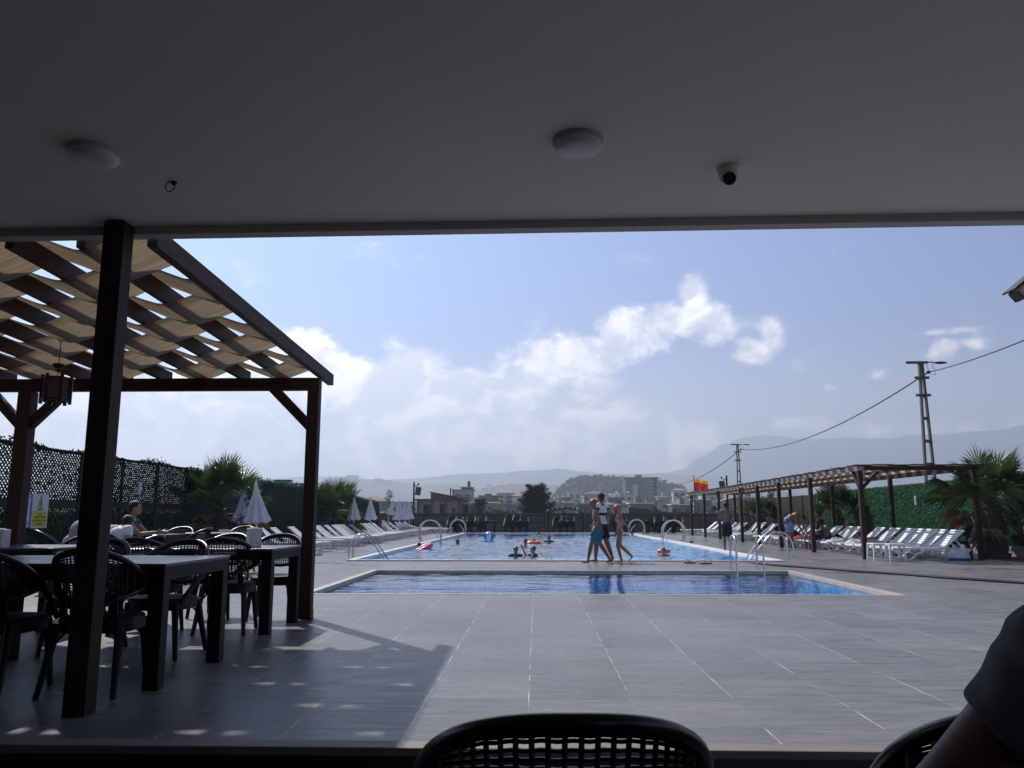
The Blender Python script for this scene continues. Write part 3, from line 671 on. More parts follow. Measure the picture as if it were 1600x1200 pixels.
table(-6.25, -5.45, 14.3, 15.1, 'farthest small black table, in front of the palm trunk')
def card(x, y, w, d, h, lab, rz=0, z=.77):
    m = MB(); m.box((0, 0, h / 2), (w, d, h)); m.box((0, 0, h + .003), (w * .55, d * .55, .012), mi=0)
    o = m.build('napkin_box', K['box'], loc=(x, y, z), bevel=.004); o.rotation_euler = (0, 0, rz); tag(o, lab, 'box', 'white boxes on the tables')
q = A(396, 857, 7.95); card(q.x, 7.95, .12, .12, .18, 'white napkin box standing on the table by the corner post', R(35))
q = A(-5, 862, 7.7); card(q.x, 7.72, .13, .13, .17, 'white box at the left frame edge on the left table')
m = MB(); m.lathe([(0, 0), (.07, 0), (.08, .05), (.07, .052), (.06, .015), (0, .012)], n=20); q = A(246, 834, 13.1)
o = m.build('ashtray', K['box'], loc=(q.x, 13.1, .77), smooth=True); tag(o, 'white ashtray on the small table near the woman in blue', 'ashtray')

# ------------------------------------------------------------------ white slatted sun loungers
def make_lounger(pm, ang=44):
    """lies along X, head at +X; origin on the deck under its middle"""
    r = empty('sun_lounger', (0, 0, 0))
    m = MB(); W2 = .31
    for s_ in (-1, 1): m.box((-.33, s_ * (W2 - .02), .315), (1.24, .04, .045))
    for i in range(15): m.box((-.90 + i * .081, 0, .325), (.066, 2 * W2 - .08, .016))
    m.box((-.94, 0, .31), (.03, 2 * W2, .055)); m.build('seat', pm, r, bevel=.004)
    m = MB(); ca, sa = math.cos(R(ang)), math.sin(R(ang)); h = Vector((.29, 0, .33)); d = Vector((ca, 0, sa)); nrm = Vector((-sa, 0, ca))
    rot = Matrix((d, Vector((0, 1, 0)), nrm)).transposed()
    for s_ in (-1, 1): m.box(h + d * .33 + Vector((0, s_ * (W2 - .02), 0)), (.66, .04, .04), rot)
    for i in range(7):
        m.box(h + d * (.05 + i * .090), (.074, 2 * W2 - .08, .016), rot)
    m.box(h + d * .68, (.06, 2 * W2, .04), rot); m.build('backrest', pm, r, bevel=.004)
    for s_ in (-1, 1):
        m = MB(); y = s_ * (W2 - .03)
        arc = [(-.93, .29), (-.80, .16), (-.68, .03), (-.60, .02), (-.50, .03), (-.40, .14), (-.26, .24), (-.08, .285), (.1, .285), (.28, .24), (.42, .13), (.52, .03), (.6, .02), (.70, .03), (.80, .14), (.92, .30)]
        for a, b in zip(arc, arc[1:]): m.bar((a[0], y, a[1]), (b[0], y, b[1]), .035, .045, up=(0, 1, 0))
        m.bar((.3, y, .30), (.92, y, .30), .035, .04, up=(0, 1, 0)); m.bar((-.4, y, .03 + .12), (-.68, y, .30), .03, .03, up=(0, 1, 0))
        m.build('leg', pm, r)
    m = MB()
    for s_ in (-1, 1): e = h + d * .38; m.bar((e.x, s_ * .2, e.z), (.86, s_ * .2, .29), .03, .03, up=(0, 1, 0))
    m.bar((.86, -.27, .29), (.86, .27, .29), .03); m.build('prop', pm, r)
    for k_ in KIDS[r.name]: k_.scale = (1, 1, .88)
    return r
def place_lounger(proto, x, y, rz, lab, group, used=set()):
    c = proto if proto.name not in used else copy_tree(proto); used.add(proto.name)
    jr = random.Random(len(lab) * 31 + int(y * 100)); c.location = (x + jr.uniform(-.07, .07), y, 0); c.rotation_euler = (0, 0, rz + R(jr.uniform(-2.2, 2.2))); tag(c, lab, 'sun lounger', group)
LW = make_lounger(K['white'], 43); LG = make_lounger(K['whiteg'], 50); LL = make_lounger(K['white'], 42); LS = make_lounger(K['white'], 60); LF = make_lounger(K['white'], 4); LF2 = make_lounger(K['white'], 4)
# right row: px of the top right corner of each backrest
xr = 9.66
rpx = [(1493, 'nearest white lounger of the right row, seen side-on'), (1466, 'second white lounger of the right row, behind the nearest'), (1455, 'third white lounger of the right row, tight against the second'),
       (1432, 'fourth white lounger of the right row, left of the tight pair'), (1421, 'fifth white lounger of the right row, half hidden by the fourth'), (1399, 'sixth white lounger of the right row, just right of the nearest pergola post'),
       (1372, 'white lounger behind the nearest pergola post, holding the patterned towel'), (1339, 'rightmost of the three loungers behind the man in black'), (1327, 'middle one of the three loungers behind the man in black'),
       (1313, 'leftmost of the three loungers behind the man in black'), (1287, 'white lounger seen between the man in black and the bending man'), (1270, 'white lounger with its backrest just right of the bending man'),
       (1256, 'white lounger behind the back of the bending man'), (1245, 'white lounger just beyond the bending man'), (1214, 'white lounger heaped with bags behind the ladder'), (1207, 'white lounger next to the bags, left of the bending man')]
ry = []
for i, (px, lab) in enumerate(rpx):
    y = YX(px, xr + .80); ry.append(y)
    place_lounger(LW, xr, y, 0, lab, 'white sun loungers under the right pergola')
for i, (px, lab) in enumerate([(1197, 'greenish white lounger right of a pergola post, far right row'), (1187, 'greenish white lounger by the green net, far right row')]):
    place_lounger(LG, xr + .1, YX(px, xr + .9), 0, lab, 'greenish loungers in the right row')
for i, (px, lab) in enumerate([(1166, 'white lounger just right of the standing boy'), (1158, 'second white lounger right of the standing boy'), (1149, 'third lounger close behind the standing boy'), (1128, 'last raised lounger of the right row, left of the standing boy'), (1121, 'lounger beyond the last raised pair at the far right')]):
    place_lounger(LW, xr + .1, YX(px, xr + .95), 0, lab, 'white sun loungers under the right pergola')
for i, y in enumerate((46.2, 48.0)):
    place_lounger(LF, xr - .25, y, 0, 'flat white lounger, %s at the far end of the right row' % ('first' if i == 0 else 'last'), 'flat loungers of the right row')
# left row: px of the top left corner of each backrest
lpx = [(357, 0), (412, 0), (430, 0), (459, 0), (484, 0), (495, 0), (501, 0), (515, 0), (521, 0), (527, 0), (532, 0), (537, 0), (552, 0), (558.5, 0), (565.5, 0), (572.5, 0), (579, 0), (585, 0), (596, 1), (603, 0), (609, 0), (618, 0), (624, 0), (633, 0)]
side = ['behind the white box and umbrellas', 'just right of the two umbrella poles', 'close beside its right neighbour, left of the post', 'directly left of the corner post', 'mostly behind the corner post']
yprev = 0; ly = []
for i, (px, st) in enumerate(lpx):
    y = YX(px, -8.05); y = max(y, yprev + .66); yprev = y; ly.append(y)
    lab = ('white plastic lounger of the left row, ' + side[i]) if i < 5 else ('white plastic lounger, %s along the left row counted from the corner post' % ORD[i - 5])
    if st: lab = 'white lounger with the steepest backrest in the left row'
    place_lounger(LS if st else LL, -7.3, y, PI, lab, 'white sun loungers along the left fence')
for i in range(4):
    place_lounger(LF2, -6.6 + .12 * i, yprev + 1.0 + .9 * i, PI, 'flat white lounger, %s of four at the far left end' % ORD[i], 'flat loungers at the far left end')

# side tables
def stool(x, y, rz, lab):
    r = empty('side_table', (x, y, 0), rz, lab, 'side table', 'low white plastic side tables')
    m = MB(); m.box((0, 0, .40), (.36, .36, .025)); m.box((0, 0, .375), (.33, .33, .03)); m.build('tabletop', K['white'], r, bevel=.006)
    for sx in (-1, 1):
        for sy in (-1, 1):
            m = MB(); m.tube([(sx * .15, sy * .15, .385), (sx * .165, sy * .165, .2), (sx * .178, sy * .178, 0)], [.03, .024, .02], 6); m.build('leg', K['white'], r)
p = G(1375, 876); stool(p.x, p.y + .1, R(3), 'low white side table, left one of the pair by the near lounger')
p = G(1398, 877); stool(p.x + .02, p.y - .02, R(-6), 'low white side table, right one of the pair, against the lounger')

# umbrellas
def make_umbrella():
    r = empty('closed_umbrella', (0, 0, 0))
    m = MB(); m.tube([(0, 0, 0), (0, 0, 2.12)], .019, 10); m.build('pole', K['white'], r, smooth=True)
    m = MB(); m.lathe([(0, 0), (.22, 0), (.21, .06), (.05, .09), (.04, .25), (0, .25)], n=20); m.build('base', K['white'], r, smooth=True)
    m = MB(); n = 64; prof = [(.015, 2.12), (.035, 2.0), (.07, 1.8), (.115, 1.6), (.16, 1.4), (.205, 1.2), (.25, 1.02), (.265, .96)]; vs = []
    for i, (q, z) in enumerate(prof):
        f = min(1, i / 3)
        for k in range(n):
            a = 2 * PI * k / n; rr = q * (1 + .16 * f * math.cos(8 * a) + .07 * f * math.cos(16 * a + 1) + .05 * f * math.sin(3 * a + 2))
            vs.append((rr * math.cos(a), rr * math.sin(a), z + (.03 * math.cos(8 * a) + .02 * math.cos(5 * a) if i >= 6 else 0)))
    m.add(vs, [(i * n + k, i * n + (k + 1) % n, (i + 1) * n + (k + 1) % n, (i + 1) * n + k) for i in range(len(prof) - 1) for k in range(n)])
    o = m.build('canopy', K['whitec'], r, smooth=True); sd = o.modifiers.new('s', 'SOLIDIFY'); sd.thickness = .004
    m = MB(); m.lathe([(0, 2.2), (.012, 2.18), (.02, 2.13), (.016, 2.10), (0, 2.10)], n=12); m.build('finial', K['white'], r, smooth=True)
    return r
U0 = make_umbrella(); first = True
for (px, pyt, Y, tilt, sc_, lab) in ((380, 751, 22.6, 2, (1.0, 1.0, 1), 'closed white umbrella, left one of the near pair, slimmer'), (407, 750, 21.6, -3, (1.22, 1.22, 1), 'closed white umbrella, wider right one of the near pair'),
        (555, 771, 35.5, -2, (1, 1, 1), 'closed white umbrella right of the far palm, leftmost of the middle pair'), (581, 773, 38.0, -2, (1, 1, 1), 'closed white umbrella, right one of the middle pair'),
        (626, 779, 44.5, -3, (1.35, 1.35, 1), 'broad closed umbrella, leftmost of the far cluster of three'), (634, 781, 47, -2, (1, 1, 1), 'closed umbrella in the middle of the far cluster of three'), (641, 781, 48.5, -2, (1, 1, 1), 'closed umbrella, rightmost of the far cluster of three')):
    u = U0 if first else copy_tree(U0); first = False
    p = A(px, pyt, Y); k = (p.z) / 2.2; u.location = (p.x, Y, 0); u.scale = (sc_[0], sc_[1], k); u.rotation_euler = (R(1.0), R(tilt), R(px % 40))
    tag(u, lab, 'umbrella', 'closed white umbrellas by the left loungers')
u = copy_tree(U0); u.location = (-7.9, 42.6, .5); u.rotation_euler = (R(6), R(14), 0); u.scale = (.7, .7, .7); u['label'] = 'narrow closed umbrella leaning against the dark fence'
u = copy_tree(U0); u.location = (A(655, 826, 44.0).x - 2.0, 44.3, .60); u.rotation_euler = (0, R(95), R(-6)); u.scale = (.75, 2.0, .95); u['label'] = 'white umbrella lying across the far loungers'
tag(u, None, 'umbrella', 'closed white umbrellas by the left loungers')

# ------------------------------------------------------------------ pool ladders and hand rails
def arch(m, a, b, h, rad, bend=.5, n=14, z1=0.0, flat=None):
    a, b = Vector(a), Vector(b); pts = [a]
    for i in range(n + 1):
        t = i / n; ang = PI * t
        p = a.lerp(b, .5 - .5 * math.cos(ang)); p.z = a.z + h - (h * bend) * (1 - math.sin(ang)); pts.append(p)
    pts.append(Vector(b)); m.tube(pts, rad, 10, flat=flat)
def ladder(loc, rz, lab, L_=.62, h=.66, gap=.5, deep=-.5, slant=0.0, rad=.021):
    r = empty('pool_ladder', loc, rz, lab, 'ladder', 'stainless pool ladders')
    for s_ in (-1, 1):
        m = MB(); x = s_ * gap / 2
        pts = [Vector((x, 0, 0))]
        if slant:
            prof = [(.0, .42), (.02, .62), (.08, .80), (.17, .93), (.28, 1.0), (.38, .99), (.48, .90), (.60, .70), (.74, .42), (.88, .12), (.96, -.08), (1.0, -.3)]
            pts += [Vector((x, L_ * u, h * v)) for u, v in prof] + [Vector((x, L_, deep))]
        else:
            for i in range(13):
                a = PI * i / 12; pts.append(Vector((x, L_ * (.5 - .5 * math.cos(a)), h - .16 * (1 - math.sin(a)))))
            pts += [Vector((x, L_, deep + .35)), Vector((x, L_, deep))]
        m.tube(pts, rad, 10); m.build('rail', K['steel'], r, smooth=True)
        m = MB(); m.lathe([(0, 0), (.045, 0), (.045, .01), (.03, .016), (0, .016)], c=(x, 0, .001), n=16); m.build('flange', K['steel'], r, smooth=True)
    for z in (-.12, -.38):
        m = MB(); m.box((0, L_, z), (gap, .09, .025)); m.build('rung', K['steel'], r, bevel=.005)
    return r
p = G(1140, 890); q = G(1181, 890)
ladder(((p.x + q.x) / 2, 16.55, 0), PI, 'stainless ladder at the far right of the small pool', L_=.5, h=.68, gap=.52, deep=-.5)
p = G(1222, 869)
ladder((p.x + .05, 21.6, 0), R(90), 'stainless ladder at the near right corner of the big pool', L_=1.15, h=.66, gap=.5, deep=-.7, slant=1)
p = G(550, 872)
ladder((p.x, 20.75, 0), R(-90), 'stainless ladder at the near left corner of the big pool', L_=.95, h=.60, gap=.46, deep=-.7, slant=1)
def wide_rail(x, y, flip, lab, wid=.075, L_=.95, h=.88):
    r = empty('pool_handrail', (x, y, 0), 0 if not flip else PI, lab, 'handrail', 'curved handrails at the far end of the pool')
    for j, (yy, w) in enumerate(((0, wid), (.45 * (-1 if flip else 1), .055))):
        m = MB(); pts = [(0.10, .0), (.03, .12)]
        for i in range(19):
            a = PI * (i / 18) * 1.06 - .10; pts.append((L_ / 2 - L_ / 2 * math.cos(a), h * .45 + h * .55 * math.sin(a)))
        pts += [(L_ + .0, h * .2), (L_ - .01, -.3)]
        for k in range(len(pts) - 1):
            ww = w * (1 - .45 * k / len(pts)); p, q = Vector((pts[k][0], yy, pts[k][1])), Vector((pts[k + 1][0], yy, pts[k + 1][1])); e = (q - p) * .06
            m.bar(p - e, q + e, ww, .05, up=(0, 1, 0))
        m.build('rail', K['steel'], r)
        if j: m = MB(); m.tube([Vector((L_ * .55, yy, .55)), Vector((L_ * .8, yy, .3)), Vector((L_ * .8, yy, -.2))], .02, 6); m.build('step_rail', K['white'], r, smooth=True)
    return r
wide_rail(-5.15, 35.5, False, 'broad curved white handrail at the left pool edge, nearer one')
wide_rail(-5.05, 47.5, False, 'broad curved handrail at the far left corner of the pool', L_=.9, h=.85)
wide_rail(6.45, 35.5, True, 'broad curved white handrail at the right pool edge, with white steps')
wide_rail(6.3, 47.5, True, 'curved handrail at the far right corner of the pool', L_=.9, h=.85)

# hose across the deck
pts = [G(x, y) for x, y in ((1150, 877), (1185, 882), (1230, 886), (1290, 890.5), (1350, 895), (1420, 900), (1500, 906), (1600, 913), (1750, 925))]
for p in pts: p.z = .024
pts[0].z = -.05
m = MB()
fin = []
for i in range(len(pts) - 1):
    for k in range(5): q = pts[i].lerp(pts[i + 1], k / 5); q.y += .03 * math.sin((i * 5 + k) * .6); fin.append(q)
m.tube(fin + [pts[-1]], .026, 8); tag(m.build('hose', K['rubber'], smooth=True), 'long black hose lying from the pool edge across the deck to the right', 'hose')

# sandals
def sandal(px, py, rz, lab, n=2):
    p = G(px, py); r = empty('sandals', tuple(p), rz, lab, 'sandals', 'pairs of sandals between the pools')
    for s_ in range(n):
        m = MB(); x = (s_ - .5) * .13
        m.prism([(x - .045, -.12), (x + .045, -.12), (x + .055, .05), (x + .03, .14), (x - .03, .14), (x - .055, .05)], .004, .035, 'z'); m.build('sole', K['grey'], r, bevel=.006)
        m = MB(); m.tube([(x - .05, .05, .03), (x - .03, .05, .09), (x + .03, .05, .09), (x + .05, .05, .03)], .018, 6, flat=(1.6, .5)); m.build('strap', K['white'], r, smooth=True)
sandal(1079, 880, R(70), 'grey and white sandals, left pair between the two pools')
sandal(1102, 881, R(100), 'grey and white sandals, right pair between the two pools')
sandal(495, 868, R(60), 'dark sandals lying beside the left loungers')

# beach bag, black chair, towels and bags on loungers
p = G(1507, 877)
r = empty('beach_bag', (p.x, p.y + .25, 0), 0, 'rounded white and blue beach bag standing beside the nearest right lounger', 'bag')
m = MB(); m.lathe([(0, 0), (.24, .0), (.26, .04), (.265, .07), (0, .07)], n=28); o = m.build('bottom', K['signb'], r, smooth=True); o.scale = (1, .6, 1)
m = MB(); m.lathe([(.26, .07), (.25, .17), (.19, .24), (.1, .27), (0, .275)], n=28); o = m.build('top', K['whitec'], r, smooth=True); o.scale = (1, .6, 1)
m = MB(); m.tube([(-.27, -.06, .05), (-.25, -.14, .18), (-.2, -.16, .2), (-.15, -.17, .08)], .012, 6); m.build('handle', K['white'], r, smooth=True)
c = copy_tree(C0); c.location = (10.72, 21.05, 0); c.rotation_euler = (0, 0, R(60)); c['label'] = 'black tub chair behind the nearest right lounger'; c['group'] = 'black chairs by the far fences'
def heap(name, x, y, z, sx, sy, sz, m_, lab, cat, seed=0, rz=0, group=None):
    rnd = random.Random(seed); m = MB(); n = 26; vs = []
    for j in range(n + 1):
        for i in range(n + 1):
            u, v = i / n * 2 - 1, j / n * 2 - 1; e = max(0, 1 - (abs(u) ** 3 + abs(v) ** 3) ** .6)
            h = (.55 + .55 * noise.noise(Vector((u * 2.3 + seed, v * 2.3, seed))) + .25 * noise.noise(Vector((u * 6, v * 6, seed)))) * e ** .45
            vs.append((u * sx / 2, v * sy / 2, max(0, h) * sz))
    m.add(vs, [(j * (n + 1) + i, j * (n + 1) + i + 1, (j + 1) * (n + 1) + i + 1, (j + 1) * (n + 1) + i) for j in range(n) for i in range(n)])
    o = m.build(name, m_, loc=(x, y, z), smooth=True); o.rotation_euler = (0, 0, rz); sd = o.modifiers.new('s', 'SOLIDIFY'); sd.thickness = .01; sd.offset = 1
    tag(o, lab, cat, group)
TG = 'towels on the right loungers'
MY = min(ry, key=lambda y_: abs(y_ - YX(1288, 9.25))); BY = min(ry, key=lambda y_: abs(y_ - YX(1246, 9.0)))
heap('towel', xr - .2, ry[5], .295, .9, .55, .22, K['towel'], 'crumpled grey patterned towel on the lounger left of the nearest post', 'towel', 1, group=TG)
heap('towel', xr - .45, ry[6], .295, .7, .5, .16, K['towel'], 'crumpled pale towel at the foot of the lounger right of the man in black', 'towel', 2, group=TG)
heap('towel', xr - .55, BY - .05, .295, .7, .5, .16, K['redt'], 'red towel on the lounger in front of the bending man', 'towel', 3, group=TG)
heap('towel', xr + .1, ry[5] + .1, .42, .3, .25, .07, K['redt'], 'small red cloth on the patterned towel by the nearest post', 'towel', 4, group=TG)
heap('bag', xr - .1, ry[11], .295, .8, .6, .40, K['blackc'], 'dark bags piled on a lounger behind the ladder', 'bag', 5)
heap('bag', 9.75, MY + .1, .295, .6, .5, .24, K['blackc'], 'black bag on the lounger right of the man in black', 'bag', 6)
heap('backpack', xr + .2, ry[9], .295, .5, .55, .62, K['greywood'], 'brown bundle on a lounger left of the bending man', 'backpack', 8)
# ------------------------------------------------------------------ long pergola on the right
XF, XB = 8.2, 11.05
r = empty('pergola', (XF, 20.7, 0), 0, 'long low dark wooden pergola over the right row of white loungers', 'pergola')
def pb(): m = MB(); m.T = Matrix.Translation((-XF, -20.7, 0)); return m
fy = [20.65, 24.6, 28.0, 30.9, 33.6, 38.0, 41.6, 45.4]
PH = 2.20
def hx(y): return XF + (y - 20.65) * .018
for i, y in enumerate(fy):
    m = pb(); m.box((hx(y), y, PH / 2), (.112, .112, PH)); m.build('post', K['wood'], r, bevel=.004)
    for s_ in ((1,) if i in (0, 5) else ()) + ((-1,) if i in (7, 4) else ()):
        m = pb(); m.bar((hx(y), y + s_ * .05, PH - .42), (hx(y), y + s_ * .42, PH - .03), .08, .08); m.build('brace', K['woodY'], r)
for y in (20.65, 25.5, 30.5, 35.5, 40.5, 45.4):
    m = pb(); m.box((XB, y, PH / 2), (.112, .112, PH)); m.build('post', K['wood'], r, bevel=.004)
m = pb(); m.bar((hx(20.65) + .05, 20.65, PH - .42), (XF + .45, 20.65, PH - .03), .08, .08, up=(0, 1, 0)); m.build('brace', K['woodX'], r)
m = pb(); m.bar((XB - .05, 20.65, PH - .42), (XB - .45, 20.65, PH - .03), .08, .08, up=(0, 1, 0)); m.build('brace', K['woodX'], r)
def lbar(m, xa, xb, ya, yb, z0, z1):
    m.add([(xa[0], ya, z0), (xa[1], ya, z0), (xb[1], yb, z0), (xb[0], yb, z0), (xa[0], ya, z1), (xa[1], ya, z1), (xb[1], yb, z1), (xb[0], yb, z1)],
          [(0, 1, 2, 3), (4, 5, 6, 7), (0, 1, 5, 4), (2, 3, 7, 6), (0, 3, 7, 4), (1, 2, 6, 5)])
m = pb(); lbar(m, (hx(20.4) - .03, hx(20.4) + .03), (hx(45.7) - .03, hx(45.7) + .03), 20.4, 45.7, PH, PH + .11); m.build('front_beam', K['greywood'], r)
m = pb(); lbar(m, (XB - .03, XB + .03), (XB - .03, XB + .03), 20.4, 45.7, PH, PH + .11); m.build('rear_beam', K['woodY'], r)
for i in range(1, 5):
    x = XF + (XB - XF) * i / 5; m = pb(); lbar(m, (x - .025, x + .025), (x + .2 - .025, x + .2 + .025), 20.62, 45.6, PH + .01, PH + .09); m.build('rafter', K['palewood'] if i % 2 else K['woodY'], r)
m = pb(); m.box(((XF + XB) / 2, 20.57, PH + .055), (XB - XF - .1, .05, .10)); m.build('end_beam', K['woodX'], r)
y = 20.45; k = 0
while y < 45.8:
    m = pb(); w = .34
    x0 = hx(y) - .17
    n = 7; ln = (XB + .25 - x0) / n                       # each roof board is pieced from dark and pale lengths laid high and low
    for j in range(n):
        m.box((x0 + ln * (j + .5), y + w / 2 - .02, PH + .135 + (.012 if (j + k) % 2 else 0)), (ln - .004, w, .022), mi=(j + k) % 2)
    m.build('roof_board', [K['woodX'], K['palewood'] if k % 3 else K['greywood']], r, fix=True)
    y += .60 if k % 1 == 0 else .6; k += 1

# ------------------------------------------------------------------ fences
XL = -9.5
fr = empty('lattice_fence', (XL, 15, 0), 0, 'tall dark green leafy lattice fence that lets the sky through, left side', 'fence')
def fb(): m = MB(); m.T = Matrix.Translation((-XL, -15, 0)); return m
FY0, FY1 = 8.0, 21.6
def ftop(y): return 2.36 - max(0, y - 14) * .004
s = .094
def lattice(y0, y1, z0, z1, dx):
    m = fb()
    hgt_ = z1 - z0
    c = y0 - hgt_
    while c < y1:
        a = (max(c, y0), z0 + max(0, y0 - c)); b = (min(c + hgt_, y1), z0 + min(hgt_, y1 - c))
        if b[0] - a[0] > .02: m.bar((XL, a[0], a[1]), (XL, b[0], b[1]), .006, .027, up=(1, 0, 0))
        a2 = (max(c, y0), z1 - max(0, y0 - c)); b2 = (min(c + hgt_, y1), z1 - min(hgt_, y1 - c))
        if b2[0] - a2[0] > .02: m.bar((XL + .008, a2[0], a2[1]), (XL + .008, b2[0], b2[1]), .006, .027, up=(1, 0, 0))
        c += s
    return m
posts = [FY0 + 1.36 * i * 1.25 for i in range(9)]
rnd = random.Random(3)
for i in range(8):
    y0, y1 = posts[i] + .03, posts[i + 1] - .03
    for z0, z1 in ((.05, 1.22), (1.38, ftop(y0))):
        m = lattice(y0, y1, z0, z1, 0)
        nl = int((y1 - y0) * (z1 - z0) * (330 if (i * 7 + int(z0)) % 3 else 620))
        nl = int(nl * (1 + max(0, y0 - 13) * .16 + (.8 if z0 < 1 else 0)))
        for _ in range(nl):
            y = rnd.uniform(y0, y1); z = rnd.uniform(z0, z1); a = rnd.uniform(0, 2 * PI); l_ = rnd.uniform(.018, .034)
            d = Vector((rnd.uniform(-.5, .5), math.cos(a), math.sin(a))) * l_; e = Vector((rnd.uniform(-.4, .4), -math.sin(a), math.cos(a))) * l_ * .6; c = Vector((XL + rnd.uniform(-.02, .04), y, z))
            m.quad(c - d, c - e, c + d, c + e)
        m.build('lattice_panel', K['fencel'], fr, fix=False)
    for zz_, hh_ in ((1.30, .17), (ftop(y0) + .01, .03)): m = fb(); m.box((XL - .01, (y0 + y1) / 2, zz_), (.03, y1 - y0 + .06, hh_)); m.build('rail', K['iron'], fr)
for y in posts[:9]:
    m = fb(); m.box((XL, y, 1.19), (.055, .055, 2.38)); m.build('post', K['iron'], fr)
m = fb()
for _ in range(3200):
    y = rnd.uniform(FY0, FY1); z = ftop(y) + abs(rnd.gauss(0, .035)) * (1 + .8 * math.sin(y * 2.3)) - .01; a = rnd.uniform(0, 2 * PI); l_ = rnd.uniform(.02, .04)
    d = Vector((rnd.uniform(-.5, .5), math.cos(a), math.sin(a))) * l_; e = Vector((rnd.uniform(-.4, .4), -math.sin(a), math.cos(a))) * l_ * .6; c = Vector((XL + rnd.uniform(-.05, .05), y, z)); m.quad(c - d, c - e, c + d, c + e)
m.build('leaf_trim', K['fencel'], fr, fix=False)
# further on the left the fence is closed with dark green sheets
fr = empty('screen_fence', (XL, 35, 0), 0, 'dark green closed screen fence behind the left row of loungers', 'fence')
def fb(): m = MB(); m.T = Matrix.Translation((-XL, -35, 0)); return m
def ft2(y): return 2.33 - (y - 21.6) * .010 - max(0, y - 38) * .022
ys = [21.63 + 1.5 * i for i in range(19)]
for i in range(18):
    y0, y1 = ys[i] + .02, ys[i + 1] - .02; m = fb(); n = 14
    vs = []
    for k in range(n + 1):
        y = y0 + (y1 - y0) * k / n; x = XL + .018 * math.sin(k * 1.9 + i) + .01 * rnd.uniform(-1, 1)
        for z in (.04, .8, 1.6, ft2(y)): vs.append((x + .012 * math.sin(z * 4 + k), y, z))
    m.add(vs, [(k * 4 + j, k * 4 + j + 1, (k + 1) * 4 + j + 1, (k + 1) * 4 + j) for k in range(n) for j in range(3)])
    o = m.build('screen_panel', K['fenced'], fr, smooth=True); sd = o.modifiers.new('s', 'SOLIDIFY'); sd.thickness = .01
    m = fb(); m.box((XL, ys[i], ft2(ys[i]) / 2), (.05, .05, ft2(ys[i]))); m.build('post', K['iron'], fr)
m = fb()
for _ in range(3000):
    y = rnd.uniform(21.6, 48.6); z = ft2(y) + rnd.gauss(0, .05); a = rnd.uniform(0, 2 * PI); l_ = rnd.uniform(.03, .06)
    d = Vector((rnd.uniform(-.5, .5), math.cos(a), math.sin(a))) * l_; e = Vector((rnd.uniform(-.4, .4), -math.sin(a), math.cos(a))) * l_ * .6; c = Vector((XL + rnd.uniform(-.06, .06), y, z)); m.quad(c - d, c - e, c + d, c + e)
m.build('leaf_trim', K['fenceg'], fr, fix=False)

# right fence: green artificial hedge, full leaf cover
XR = 12.6
fr = empty('hedge_fence', (XR, 30, 0), 0, 'green artificial hedge fence behind the right pergola', 'fence')
def fb(): m = MB(); m.T = Matrix.Translation((-XR, -30, 0)); return m
ys = [17 + 1.8 * i for i in range(12)]
def ft3(y): return 2.18 - (y - 17) * .006
for i in range(11):
    y0, y1 = ys[i], ys[i + 1]; m = fb(); m.box((XR + .03, (y0 + y1) / 2, ft3(y0) / 2 + .15), (.02, y1 - y0 - .02, ft3(y0) - .3), mi=1)
    for _ in range(5200):
        y = rnd.uniform(y0, y1); z = rnd.uniform(.28, ft3(y) + .02); row = round((y + z) / .11) * .11 - z
        y = y * .35 + row * .65 if rnd.random() < .8 else y
        a = rnd.uniform(0, 2 * PI); l_ = rnd.uniform(.014, .027)
        d = Vector((rnd.uniform(-.7, .7), math.cos(a), math.sin(a))) * l_; e = Vector((rnd.uniform(-.5, .5), -math.sin(a), math.cos(a))) * l_ * .7; c = Vector((XR + rnd.uniform(-.05, .015), y, z)); m.quad(c - d, c - e, c + d, c + e)
    m.build('hedge_panel', [K['fenceg'], K['fenced']], fr, fix=False)
    m = fb(); m.box((XR + .08, y0, .95), (.06, .06, 1.95)); m.build('post', K['iron'], fr)
m = fb(); m.box((XR + .06, 27, .14), (.16, 20.4, .27)); m.build('plinth', K['concrete'], fr)
m = MB()
fr2 = empty('net_fence', (XR, 44, 0), 0, 'grey-green net fence behind the far end of the right pergola', 'fence')
for i in range(8):
    y0 = 36.9 + 1.75 * i; m = MB(); m.T = Matrix.Translation((-XR, -44, 0)); n = 10; vs = []
    for k in range(n + 1):
        y = y0 + 1.7 * k / n
        for z in (.03, .9, 2.02): vs.append((XR + .02 * math.sin(k * 2.1 + i) + .01 * math.sin(z * 3), y, z))
    m.add(vs, [(k * 3 + j, k * 3 + j + 1, (k + 1) * 3 + j + 1, (k + 1) * 3 + j) for k in range(n) for j in range(2)])
    o = m.build('net_panel', K['greenpanel'], fr2, smooth=True); sd = o.modifiers.new('s', 'SOLIDIFY'); sd.thickness = .01
    m = MB(); m.T = Matrix.Translation((-XR, -44, 0)); m.box((XR, y0, 1.02), (.05, .05, 2.04)); m.build('post', K['iron'], fr2)
